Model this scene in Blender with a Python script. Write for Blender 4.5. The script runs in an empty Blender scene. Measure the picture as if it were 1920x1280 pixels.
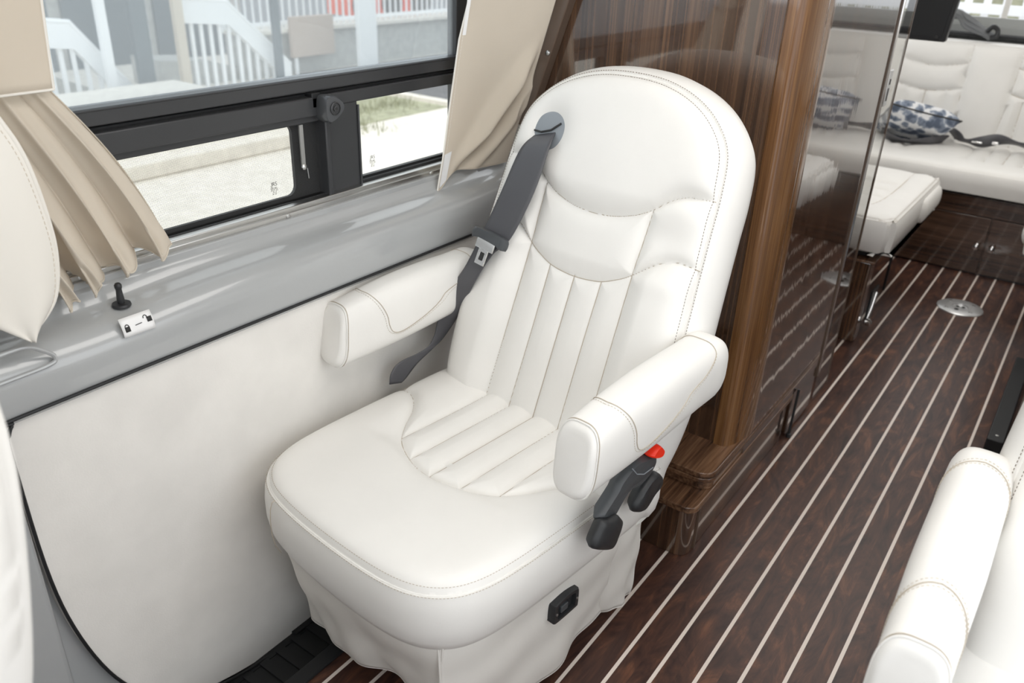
import bpy, math, random
import numpy as np
from mathutils import Matrix, Vector
random.seed(7)
sc = bpy.context.scene
COL = sc.collection
PI = math.pi

# ------------------------------------------------------------------ camera
cam_d = bpy.data.cameras.new('camera')
cam = bpy.data.objects.new('camera', cam_d)
COL.objects.link(cam)
yaw, pit, rol = 0.61023506, 0.46681323, 0.03762254
fwd = Vector((-math.sin(yaw)*math.cos(pit), math.cos(yaw)*math.cos(pit), -math.sin(pit)))
rt0 = Vector((math.cos(yaw), math.sin(yaw), 0)); up0 = rt0.cross(fwd)
rt = math.cos(rol)*rt0 + math.sin(rol)*up0
up = -math.sin(rol)*rt0 + math.cos(rol)*up0
m3 = Matrix((rt, up, -fwd)).transposed()
cam.matrix_world = Matrix.Translation((0, 0, 1.4)) @ m3.to_4x4()
cam_d.sensor_width = 36.0
cam_d.lens = 1530.35/1920*36
cam_d.clip_start = 0.02
cam_d.dof.use_dof = True
cam_d.dof.focus_distance = 1.55
cam_d.dof.aperture_fstop = 4.5
sc.camera = cam

# ------------------------------------------------------------------ world, light, exposure
w = bpy.data.worlds.new('overcast_sky'); sc.world = w; w.use_nodes = True
nt = w.node_tree
bg = nt.nodes['Background']
bg.inputs[0].default_value = (0.93, 0.965, 1.0, 1); bg.inputs[1].default_value = 1.85
sc.view_settings.view_transform = 'Standard'
sc.view_settings.look = 'None'
sc.view_settings.gamma = 1
sc.view_settings.use_curve_mapping = False
sc.view_settings.exposure = 0.06

def area(name, loc, rot, sx, sy, power, col=(1, .97, .93)):
    d = bpy.data.lights.new(name, 'AREA'); d.shape = 'RECTANGLE'; d.size = sx; d.size_y = sy
    d.energy = power; d.color = col
    o = bpy.data.objects.new(name, d); COL.objects.link(o); o.location = loc; o.rotation_euler = rot
    return o
area('ceiling_fill_light', (-0.25, 0.9, 1.91), (0, 0, 0), 0.7, 1.5, 11.5)  # overhead fills, front and rear, added to brighten the interior
area('ceiling_fill_light', (-0.33, 3.6, 1.91), (0, 0, 0), 0.8, 1.6, 12)
area('door_daylight', (0.62, 0.75, 1.15), (0, math.radians(90), 0), 1.5, 1.6, 4, (.95, .98, 1))
area('windshield_daylight', (-0.3, -1.35, 1.45), (math.radians(80), 0, 0), 1.6, 0.8, 4.5, (.95, .98, 1))

# ------------------------------------------------------------------ material helpers
def nmat(name):
    m = bpy.data.materials.new(name); m.use_nodes = True
    b = m.node_tree.nodes['Principled BSDF']
    return m, m.node_tree, b
def L(nt, a, b): nt.links.new(a, b)
def node(nt, t, **k):
    n = nt.nodes.new(t)
    for a, v in k.items(): setattr(n, a, v)
    return n
def srgb(r, g, b):
    f = lambda c: ((c/255+.055)/1.055)**2.4 if c/255 > .04045 else c/255/12.92
    return (f(r), f(g), f(b), 1)
def coords(nt, scale=(1, 1, 1), kind='Object'):
    tc = node(nt, 'ShaderNodeTexCoord'); mp = node(nt, 'ShaderNodeMapping')
    mp.inputs['Scale'].default_value = scale
    L(nt, tc.outputs[kind], mp.inputs[0]); return mp.outputs[0]
def ramp(nt, fac, stops):
    r = node(nt, 'ShaderNodeValToRGB')
    e = r.color_ramp.elements
    e[0].position, e[0].color = stops[0]; e[1].position, e[1].color = stops[-1]
    for p, c in stops[1:-1]:
        x = e.new(p); x.color = c
    L(nt, fac, r.inputs[0]); return r.outputs[0]
def bump(nt, b, h, strength, dist):
    n = node(nt, 'ShaderNodeBump'); n.inputs['Strength'].default_value = strength
    n.inputs['Distance'].default_value = dist
    L(nt, h, n.inputs['Height']); L(nt, n.outputs[0], b.inputs['Normal'])
def noise(nt, vec, scale, detail=3, rough=.5, dist=0):
    n = node(nt, 'ShaderNodeTexNoise'); n.inputs['Scale'].default_value = scale
    n.inputs['Detail'].default_value = detail; n.inputs['Roughness'].default_value = rough
    n.inputs['Distortion'].default_value = dist
    L(nt, vec, n.inputs['Vector']); return n.outputs['Fac']
def plain(name, col, rough=.5, metal=0, bmp=None, coat=0, spec=.5, var=0):
    m, t, b = nmat(name)
    b.inputs['Base Color'].default_value = col; b.inputs['Roughness'].default_value = rough
    b.inputs['Metallic'].default_value = metal; b.inputs['Coat Weight'].default_value = coat
    b.inputs['Coat Roughness'].default_value = .05
    b.inputs['Specular IOR Level'].default_value = spec
    v = coords(t)
    if var:
        f = noise(t, v, 9, 4)
        c2 = tuple(min(1, x*(1-var)) for x in col[:3])+(1,)
        L(t, ramp(t, f, [(.35, c2), (.65, col)]), b.inputs['Base Color'])
    if bmp:
        bump(t, b, noise(t, v, bmp[0], 3), bmp[1], bmp[2])
    return m
LEA = plain('cream_leather', srgb(238, 236, 232), .46, bmp=(260, .12, .0008), var=.03)
LEA2 = plain('cream_leather_cover', srgb(235, 232, 226), .55, bmp=(200, .15, .0008), var=.04)
THR = plain('seam_thread', srgb(186, 175, 160), .8)
THR2 = plain('pale_stitch_thread', srgb(205, 197, 185), .8)
THR_D = plain('dark_stitch_thread', srgb(120, 108, 96), .8)
BLK = plain('black_plastic', srgb(40, 41, 43), .42, bmp=(500, .2, .0005))
DGR = plain('dark_grey_plastic', srgb(72, 75, 78), .4, bmp=(600, .2, .0005))
MGR = plain('grey_plastic', srgb(140, 146, 152), .42)
RED = plain('red_plastic', srgb(250, 50, 20), .35)
CHR = plain('chrome', (.8, .8, .8, 1), .12, 1)
ALU = plain('brushed_aluminium', (.62, .62, .61, 1), .3, 1)
DISC = plain('satin_disc_metal', (.72, .73, .74, 1), .35, .7)
FRM = plain('window_frame_charcoal', srgb(60, 61, 63), .3, bmp=(700, .25, .0004))
RUB = plain('black_rubber', srgb(28, 29, 31), .55)
PNT = plain('silver_grey_paint', srgb(172, 174, 175), .22, 0, coat=.6, spec=.6)
CUR = plain('beige_curtain_cloth', srgb(224, 215, 200), .9, bmp=(900, .25, .0006), var=.03)
CUR2 = plain('cream_curtain_cloth', srgb(236, 232, 224), .9, bmp=(900, .2, .0006))
STK = plain('white_sticker', srgb(240, 240, 240), .4)
INK = plain('dark_ink', srgb(45, 45, 45), .6)
SUE = plain('cream_suede_panel', srgb(236, 233, 228), .95, bmp=(300, .3, .0008), var=.07)
SIL = plain('grey_window_sill', srgb(168, 170, 168), .5)
CEIL = plain('ceiling_vinyl', srgb(235, 233, 228), .7)
CON = plain('pale_concrete', srgb(232, 226, 216), .9, bmp=(20, .4, .01), var=.12)
CON2 = plain('grey_concrete', srgb(190, 190, 186), .9, var=.2)
WHT = plain('white_painted_metal', srgb(245, 246, 247), .5)
GRS = plain('dry_grass', srgb(176, 176, 150), .9, var=.3)
ASP = plain('asphalt', srgb(120, 120, 122), .9, var=.15)
ORG = plain('orange_machine_paint', srgb(255, 92, 40), .5)
GLD = plain('slate_blue_door', srgb(98, 108, 114), .4)
BRN = plain('brown_trim', srgb(98, 82, 70), .35)

def wood(name, dark, mid, light, sc3, rough=.25, coat=.6, cior=1.5, contrast=(.3, .52, .72), crough=.04, bmps=0):
    m, t, b = nmat(name)
    v = coords(t, sc3)
    f = noise(t, v, 1, 5, .6, .25)
    v2 = coords(t, tuple(s*.22 for s in sc3))
    g = noise(t, v2, 1, 3, .5, .4)
    mx = node(t, 'ShaderNodeMath', operation='MULTIPLY_ADD')
    L(t, f, mx.inputs[0]); mx.inputs[1].default_value = .55
    mm = node(t, 'ShaderNodeMath', operation='MULTIPLY'); L(t, g, mm.inputs[0]); mm.inputs[1].default_value = .45
    L(t, mm.outputs[0], mx.inputs[2])
    L(t, ramp(t, mx.outputs[0], [(contrast[0], dark), (contrast[1], mid), (contrast[2], light)]), b.inputs['Base Color'])
    b.inputs['Roughness'].default_value = rough
    b.inputs['Coat Weight'].default_value = coat; b.inputs['Coat IOR'].default_value = cior
    b.inputs['Coat Roughness'].default_value = crough
    return m
WD, WM, WL_ = srgb(48, 33, 24), srgb(80, 57, 42), srgb(120, 90, 66)
WOODV = wood('striped_ebony_vertical', WD, WM, WL_, (150, 150, 1.6), .2, 1, 1.95, (.36, .5, .66))
WOODS = wood('striped_ebony_polished_side', WD, srgb(70, 48, 36), srgb(100, 72, 54), (140, 140, 2.2), .2, 1, 4.0, (.38, .5, .63), .03)
WOODY = wood('walnut_grain_lengthwise', srgb(62, 42, 31), srgb(100, 72, 53), srgb(140, 106, 80), (120, 5, 120), .25, .5, 1.5, (.38, .5, .64))
WOODX = wood('walnut_grain_crosswise', srgb(52, 37, 29), srgb(78, 57, 45), srgb(104, 78, 62), (3, 40, 70), .2, 1, 1.6, (.38, .5, .66))
POST = wood('golden_walnut_post', srgb(80, 53, 31), srgb(116, 80, 48), srgb(144, 105, 66), (260, 260, 5), .22, .8, 1.5, (.34, .5, .66))

bump(WOODS.node_tree, WOODS.node_tree.nodes['Principled BSDF'], noise(WOODS.node_tree, coords(WOODS.node_tree, (1, 30, 8)), 1, 2), .12, .0012)
for nm_ in ('Coat Normal',):
    bn_ = [n for n in WOODS.node_tree.nodes if n.type == 'BUMP'][0]; L(WOODS.node_tree, bn_.outputs[0], WOODS.node_tree.nodes['Principled BSDF'].inputs[nm_])
def floor_mat():
    m, t, b = nmat('dark_plank_floor_with_pale_strips')
    tc = node(t, 'ShaderNodeTexCoord')
    sx = node(t, 'ShaderNodeSeparateXYZ'); L(t, tc.outputs['Object'], sx.inputs[0])
    a = node(t, 'ShaderNodeMath', operation='ADD'); L(t, sx.outputs[0], a.inputs[0]); a.inputs[1].default_value = .056
    d = node(t, 'ShaderNodeMath', operation='DIVIDE'); L(t, a.outputs[0], d.inputs[0]); d.inputs[1].default_value = .0764
    a2 = node(t, 'ShaderNodeMath', operation='ADD'); L(t, d.outputs[0], a2.inputs[0]); a2.inputs[1].default_value = 50.5
    fr = node(t, 'ShaderNodeMath', operation='FRACT'); L(t, a2.outputs[0], fr.inputs[0])
    s = node(t, 'ShaderNodeMath', operation='SUBTRACT'); L(t, fr.outputs[0], s.inputs[0]); s.inputs[1].default_value = .5
    ab = node(t, 'ShaderNodeMath', operation='ABSOLUTE'); L(t, s.outputs[0], ab.inputs[0])
    lt = node(t, 'ShaderNodeMath', operation='LESS_THAN'); L(t, ab.outputs[0], lt.inputs[0]); lt.inputs[1].default_value = .052
    # per plank offset of the figure
    fl = node(t, 'ShaderNodeMath', operation='FLOOR'); L(t, a2.outputs[0], fl.inputs[0])
    cb = node(t, 'ShaderNodeCombineXYZ'); L(t, fl.outputs[0], cb.inputs[2])
    mp = node(t, 'ShaderNodeMapping'); mp.inputs['Scale'].default_value = (11, 3.0, 1)
    L(t, tc.outputs['Object'], mp.inputs[0])
    va = node(t, 'ShaderNodeVectorMath', operation='ADD'); L(t, mp.outputs[0], va.inputs[0]); L(t, cb.outputs[0], va.inputs[1])
    f = noise(t, va.outputs[0], 1.1, 6, .6, 3.2)
    mp2 = node(t, 'ShaderNodeMapping'); mp2.inputs['Scale'].default_value = (160, 8, 1)
    L(t, tc.outputs['Object'], mp2.inputs[0])
    g = noise(t, mp2.outputs[0], 1, 4, .6, .5)
    mx = node(t, 'ShaderNodeMath', operation='MULTIPLY_ADD'); L(t, g, mx.inputs[0]); mx.inputs[1].default_value = .16
    mm = node(t, 'ShaderNodeMath', operation='MULTIPLY'); L(t, f, mm.inputs[0]); mm.inputs[1].default_value = .84
    L(t, mm.outputs[0], mx.inputs[2])
    c = ramp(t, mx.outputs[0], [(.32, srgb(46, 30, 27)), (.44, srgb(66, 44, 38)), (.54, srgb(80, 53, 43)), (.68, srgb(116, 77, 57))])
    mix = node(t, 'ShaderNodeMix', data_type='RGBA'); L(t, lt.outputs[0], mix.inputs[0])
    L(t, c, mix.inputs[6]); mix.inputs[7].default_value = srgb(234, 222, 212)
    L(t, mix.outputs[2], b.inputs['Base Color'])
    b.inputs['Roughness'].default_value = .4
    b.inputs['Specular IOR Level'].default_value = .4
    b.inputs['Coat Weight'].default_value = .04; b.inputs['Coat Roughness'].default_value = .25
    return m
FLOOR = floor_mat()

def glass_mat(name, tint, fog=0.0):
    m, t, b = nmat(name)
    out = t.nodes['Material Output']; t.nodes.remove(b)
    tr = node(t, 'ShaderNodeBsdfTransparent'); tr.inputs[0].default_value = tint
    gl = node(t, 'ShaderNodeBsdfGlossy'); gl.inputs['Roughness'].default_value = .01
    fz = node(t, 'ShaderNodeFresnel'); fz.inputs[0].default_value = 1.45
    ge = node(t, 'ShaderNodeNewGeometry'); iv = node(t, 'ShaderNodeMath', operation='SUBTRACT'); iv.inputs[0].default_value = 1
    L(t, ge.outputs['Backfacing'], iv.inputs[1]); ml = node(t, 'ShaderNodeMath', operation='MULTIPLY'); L(t, fz.outputs[0], ml.inputs[0]); L(t, iv.outputs[0], ml.inputs[1])
    mx = node(t, 'ShaderNodeMixShader'); L(t, ml.outputs[0], mx.inputs[0]); L(t, tr.outputs[0], mx.inputs[1]); L(t, gl.outputs[0], mx.inputs[2])
    last = mx.outputs[0]
    if fog:
        df = node(t, 'ShaderNodeBsdfTranslucent'); df.inputs[0].default_value = (.9, .93, .95, 1)
        m2 = node(t, 'ShaderNodeMixShader'); m2.inputs[0].default_value = fog
        L(t, last, m2.inputs[1]); L(t, df.outputs[0], m2.inputs[2]); last = m2.outputs[0]
    L(t, last, out.inputs[0]); return m
GLS = glass_mat('clear_window_glass', (.97, .98, .97, 1))
GLS_D = glass_mat('hazed_tinted_upper_glass', (.82, .85, .86, 1), .14)  # translucent share puts a whitish reflection haze into the tinted pane
ACR = glass_mat('clear_acrylic', (.93, .93, .92, 1))
t_ = CUR.node_tree; b_ = t_.nodes['Principled BSDF']; tl = node(t_, 'ShaderNodeBsdfTranslucent'); tl.inputs[0].default_value = srgb(226, 200, 165)
mx_ = node(t_, 'ShaderNodeMixShader'); mx_.inputs[0].default_value = .2
L(t_, b_.outputs[0], mx_.inputs[1]); L(t_, tl.outputs[0], mx_.inputs[2]); L(t_, mx_.outputs[0], t_.nodes['Material Output'].inputs[0])
def mesh_mat():
    m, t, b = nmat('insect_screen_mesh')
    out = t.nodes['Material Output']
    b.inputs['Base Color'].default_value = srgb(70, 70, 70)
    tc = node(t, 'ShaderNodeTexCoord'); sx = node(t, 'ShaderNodeSeparateXYZ'); L(t, tc.outputs['Object'], sx.inputs[0])
    r = []
    for i in (1, 2):
        a = node(t, 'ShaderNodeMath', operation='DIVIDE'); L(t, sx.outputs[i], a.inputs[0]); a.inputs[1].default_value = .0022
        f = node(t, 'ShaderNodeMath', operation='FRACT'); L(t, a.outputs[0], f.inputs[0])
        g = node(t, 'ShaderNodeMath', operation='LESS_THAN'); L(t, f.outputs[0], g.inputs[0]); g.inputs[1].default_value = .13
        r.append(g)
    mxm = node(t, 'ShaderNodeMath', operation='MAXIMUM'); L(t, r[0].outputs[0], mxm.inputs[0]); L(t, r[1].outputs[0], mxm.inputs[1])
    tr = node(t, 'ShaderNodeBsdfTransparent')
    mx = node(t, 'ShaderNodeMixShader'); L(t, mxm.outputs[0], mx.inputs[0]); L(t, tr.outputs[0], mx.inputs[1]); L(t, b.outputs[0], mx.inputs[2])
    L(t, mx.outputs[0], out.inputs[0]); return m
SCREEN = mesh_mat()
def pillow_mat():
    m, t, b = nmat('blue_white_ikat_cloth')
    v = coords(t, (1, 1, 1))
    n = node(t, 'ShaderNodeTexVoronoi'); n.inputs['Scale'].default_value = 19
    nv = node(t, 'ShaderNodeTexNoise'); nv.inputs['Scale'].default_value = 22; L(t, v, nv.inputs[0])
    mxv = node(t, 'ShaderNodeMix', data_type='VECTOR'); mxv.inputs[0].default_value = .06
    L(t, v, mxv.inputs[4]); L(t, nv.outputs['Color'], mxv.inputs[5]); L(t, mxv.outputs[1], n.inputs['Vector'])
    c = ramp(t, n.outputs['Distance'], [(.30, srgb(88, 98, 116)), (.50, srgb(140, 150, 166)), (.60, srgb(230, 231, 233))])
    L(t, c, b.inputs['Base Color']); b.inputs['Roughness'].default_value = .9
    return m
PIL = pillow_mat()

# ------------------------------------------------------------------ mesh helpers
class MB:
    def __init__(s): s.v = []; s.f = []; s.m = []; s.mats = []
    def mi(s, mat):
        if mat not in s.mats: s.mats.append(mat)
        return s.mats.index(mat)
    def add(s, vs, fs, mat):
        o = len(s.v); k = s.mi(mat)
        s.v += [tuple(float(c) for c in p) for p in vs]
        for f in fs: s.f.append(tuple(i+o for i in f)); s.m.append(k)
    def box(s, a, b, mat, xf=None):
        x0, y0, z0 = a; x1, y1, z1 = b
        vs = [(x0,y0,z0),(x1,y0,z0),(x1,y1,z0),(x0,y1,z0),(x0,y0,z1),(x1,y0,z1),(x1,y1,z1),(x0,y1,z1)]
        if xf: vs = [xf(*p) for p in vs]
        s.add(vs, [(0,3,2,1),(4,5,6,7),(0,1,5,4),(1,2,6,5),(2,3,7,6),(3,0,4,7)], mat)
    def loft(s, secs, mat, closed=True, cap=True):
        n = len(secs[0]); vs = [p for q in secs for p in q]; fs = []
        for i in range(len(secs)-1):
            for j in range(n if closed else n-1):
                a = i*n+j; b = i*n+(j+1) % n
                fs.append((a, b, b+n, a+n))
        if cap and closed:
            fs.append(tuple(range(n))[::-1]); fs.append(tuple((len(secs)-1)*n+j for j in range(n)))
        s.add(vs, fs, mat)
    def tube(s, pts, r, mat, n=8, closed=False):
        P = [np.array(p, float) for p in pts]; secs = []
        N = len(P); prev = None
        for i in range(N):
            if closed: t = P[(i+1) % N]-P[i-1]
            else: t = P[min(i+1, N-1)]-P[max(i-1, 0)]
            t = t/(np.linalg.norm(t)+1e-12)
            if prev is None:
                a = np.array([0, 0, 1.]) if abs(t[2]) < .9 else np.array([1., 0, 0])
            else: a = prev
            u = a-t*(a@t); u /= np.linalg.norm(u)+1e-12; v = np.cross(t, u); prev = u
            rr = r[i] if isinstance(r, (list, tuple)) else r
            secs.append([P[i]+rr*(math.cos(q)*u+math.sin(q)*v) for q in [2*PI*k/n for k in range(n)]])
        if closed: secs.append(secs[0]); s.loft(secs, mat, True, False)
        else: s.loft(secs, mat)
    def prism(s, poly, d0, d1, mat, axis='x', xf=None):
        # poly: list of 2D, extruded along axis between d0, d1
        def P(a, b, d): return {'x': (d, a, b), 'y': (a, d, b), 'z': (a, b, d)}[axis]
        n = len(poly)
        vs = [P(a, b, d0) for a, b in poly]+[P(a, b, d1) for a, b in poly]
        if xf: vs = [xf(*p) for p in vs]
        fs = [tuple(range(n))[::-1], tuple(range(n, 2*n))]+[(i, (i+1) % n, n+(i+1) % n, n+i) for i in range(n)]
        s.add(vs, fs, mat)
    def lathe(s, prof, c, mat, n=32, ax='z'):
        secs = []
        for r, h in prof:
            q = []
            for k in range(n):
                a = 2*PI*k/n; x, y = r*math.cos(a), r*math.sin(a)
                q.append({'z': (c[0]+x, c[1]+y, c[2]+h), 'x': (c[0]+h, c[1]+x, c[2]+y), 'y': (c[0]+x, c[1]+h, c[2]+y)}[ax])
            secs.append(q)
        s.loft(secs, mat)
    def build(s, name, parent=None, smooth=True, bevel=0, solid=0, sub=0, angle=40, loc=None):
        me = bpy.data.meshes.new(name); me.from_pydata(s.v, [], s.f)
        for m in s.mats: me.materials.append(m)
        me.polygons.foreach_set('material_index', s.m)
        me.update()
        import bmesh
        bm = bmesh.new(); bm.from_mesh(me); bmesh.ops.recalc_face_normals(bm, faces=bm.faces); bm.to_mesh(me); bm.free()
        if smooth: me.shade_smooth() if angle >= 180 else me.polygons.foreach_set('use_smooth', [True]*len(me.polygons))
        if smooth and angle < 180: me.set_sharp_from_angle(angle=math.radians(angle))
        o = bpy.data.objects.new(name, me); COL.objects.link(o)
        if solid:
            q = o.modifiers.new('solid', 'SOLIDIFY'); q.thickness = solid; q.offset = 0
        if sub:
            q = o.modifiers.new('sub', 'SUBSURF'); q.levels = sub; q.render_levels = sub
        if bevel:
            q = o.modifiers.new('bevel', 'BEVEL'); q.width = bevel; q.segments = 3; q.limit_method = 'ANGLE'; q.angle_limit = math.radians(35)
        if parent: o.parent = parent
        if loc: o.location = loc
        return o
def tag(o, label, cat, group=None, kind=None):
    o['label'] = label; o['category'] = cat
    if group: o['group'] = group
    if kind: o['kind'] = kind
    return o
def thing(name, label, cat, loc=(0, 0, 0), rz=0, group=None):
    o = bpy.data.objects.new(name, None); COL.objects.link(o); o.location = loc; o.rotation_euler = (0, 0, rz)
    o.empty_display_size = .1
    return tag(o, label, cat, group)
def struct(o):
    o['kind'] = 'structure'; return o
def catmull(pts, n=12, closed=False):
    P = [np.array(p, float) for p in pts]; N = len(P); out = []
    for i in range(N if closed else N-1):
        if closed: a, b, c, d = P[i-1], P[i], P[(i+1) % N], P[(i+2) % N]
        else: a, b, c, d = P[max(i-1, 0)], P[i], P[i+1], P[min(i+2, N-1)]
        for k in range(n):
            t = k/n
            out.append(.5*((2*b)+(c-a)*t+(2*a-5*b+4*c-d)*t*t+(3*b-a-3*c+d)*t**3))
    if not closed: out.append(P[-1])
    return np.array(out)
def resample(P, N, closed=True):
    P = np.array(P)
    if closed: P = np.vstack([P, P[:1]])
    d = np.r_[0, np.cumsum(np.linalg.norm(np.diff(P, axis=0), axis=1))]
    t = np.linspace(0, d[-1], N+1)[:-1] if closed else np.linspace(0, d[-1], N)
    return np.stack([np.interp(t, d, P[:, k]) for k in range(P.shape[1])], 1)
def dist_poly(Q, P, closed=False):
    # distances of points Q (n,2) to polyline P
    P = np.array(P, float)
    if closed: P = np.vstack([P, P[:1]])
    best = np.full(len(Q), 1e9)
    for a, b in zip(P[:-1], P[1:]):
        ab = b-a; L2 = ab@ab+1e-12
        t = np.clip(((Q-a)@ab)/L2, 0, 1)
        d = np.linalg.norm(Q-a-t[:, None]*ab, axis=1)
        best = np.minimum(best, d)
    return best
def mirror_curve(half):
    # half from the outer end to the centre (last point u=0) -> full curve
    h = [np.array(p, float) for p in half]
    return h+[np.array((-p[0], p[1])) for p in h[-2::-1]]
def dashes(mb, P3, mat, step=.006, ln=.0034, r=.0006):
    P3 = np.array(P3); d = np.r_[0, np.cumsum(np.linalg.norm(np.diff(P3, axis=0), axis=1))]
    f = lambda t: np.array([np.interp(t, d, P3[:, k]) for k in range(3)])
    t = 0
    while t+ln < d[-1]:
        mb.tube([f(t), f(t+ln/2), f(t+ln)], r, mat, 4); t += step

def upholster(name, parent, outline, puff, seams, xf, side, mat, centre, N=420, M=110, edge_r=.014, lam=.013,
              stitch_edge=True, seam_r=.0009, thr=THR, stitch_mat=THR, pipe=True):
    """cushion seen from its face: outline (u,v), puff(Q)->height, seams = polylines pressed into it,
    side = [(outward offset, height)...] continuing behind the edge seam."""
    mb = MB()
    O = resample(catmull(outline, 10, True), N)
    c = np.array(centre, float)
    r = np.r_[0.02, np.linspace(.03, 1, M)]
    Q = (c+r[:, None, None]*(O-c)[None]).reshape(-1, 2)
    de = dist_poly(Q, O[::3], True)
    ds = np.full(len(Q), 1e9)
    for s_ in seams: ds = np.minimum(ds, dist_poly(Q, s_))
    def height(Q, de, ds):
        h = puff(Q)*(1-np.exp(-ds/lam))*(1-np.exp(-de/(lam*1.2)))
        e = np.clip(edge_r-de, 0, None)
        return h-(edge_r-np.sqrt(np.clip(edge_r**2-e**2, 0, None)))*.5
    h = height(Q, de, ds)
    V = [xf(q[0], q[1], hh) for q, hh in zip(Q, h)]
    nr = len(r); F = []
    for i in range(nr-1):
        for j in range(N):
            a = i*N+j; b = i*N+(j+1) % N
            F.append((a, b, b+N, a+N))
    F.append(tuple(range(N))[::-1])
    T = np.roll(O, -1, 0)-np.roll(O, 1, 0); T /= np.linalg.norm(T, axis=1)[:, None]
    nrm = np.stack([T[:, 1], -T[:, 0]], 1)
    if ((O-c)*nrm).sum() < 0: nrm = -nrm
    hb = h[(nr-1)*N:]
    base = (nr-1)*N
    for k, (off, hh) in enumerate(side):
        for j in range(N):
            p = O[j]+nrm[j]*off; V.append(xf(p[0], p[1], hh))
        a0 = base+k*N
        for j in range(N):
            a = a0+j; b = a0+(j+1) % N
            F.append((a, b, b+N, a+N))
    last = base+len(side)*N
    F.append(tuple(last+j for j in range(N)))
    mb.add(V, F, mat)
    def on(P, lift):
        P = np.array(P); d1 = dist_poly(P, O[::3], True); d2 = np.full(len(P), 1e9)
        for s_ in seams: d2 = np.minimum(d2, dist_poly(P, s_))
        hh = height(P, d1, d2)+lift
        return [xf(p[0], p[1], q) for p, q in zip(P, hh)]
    for s_ in seams:
        S = np.array(s_); n = max(8, int(np.linalg.norm(np.diff(S, axis=0), axis=1).sum()/.006))
        S = resample(S, n, False)
        mb.tube(on(S, .0007), seam_r, thr, 5)
    if pipe:
        e = np.vstack([O, O[:1]])
        mb.tube([xf(p[0], p[1], hb.mean()+.0004) for p in e[:-1]], .0022, mat, 6, closed=True)
    if stitch_edge:
        for off in (-.006, .006):
            S = [(O[j]+nrm[j]*off) for j in range(N)]+[O[0]+nrm[0]*off]
            if off < 0: P3 = on(S, .0005)
            else:
                s0 = side[0]; f = min(1, off/max(side[0][0], 1e-6)); P3 = [xf(p[0], p[1], hb.mean()*(1-f)+side[0][1]*f+.0008) for p in S]
            dashes(mb, P3, stitch_mat)
    return mb.build(name, parent, angle=60)

def rotxf(th, y0, z0, u0=0):
    s, c = math.sin(th), math.cos(th)
    return lambda u, v, h: (u+u0, y0+v*s-h*c, z0+v*c+h*s)

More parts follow.
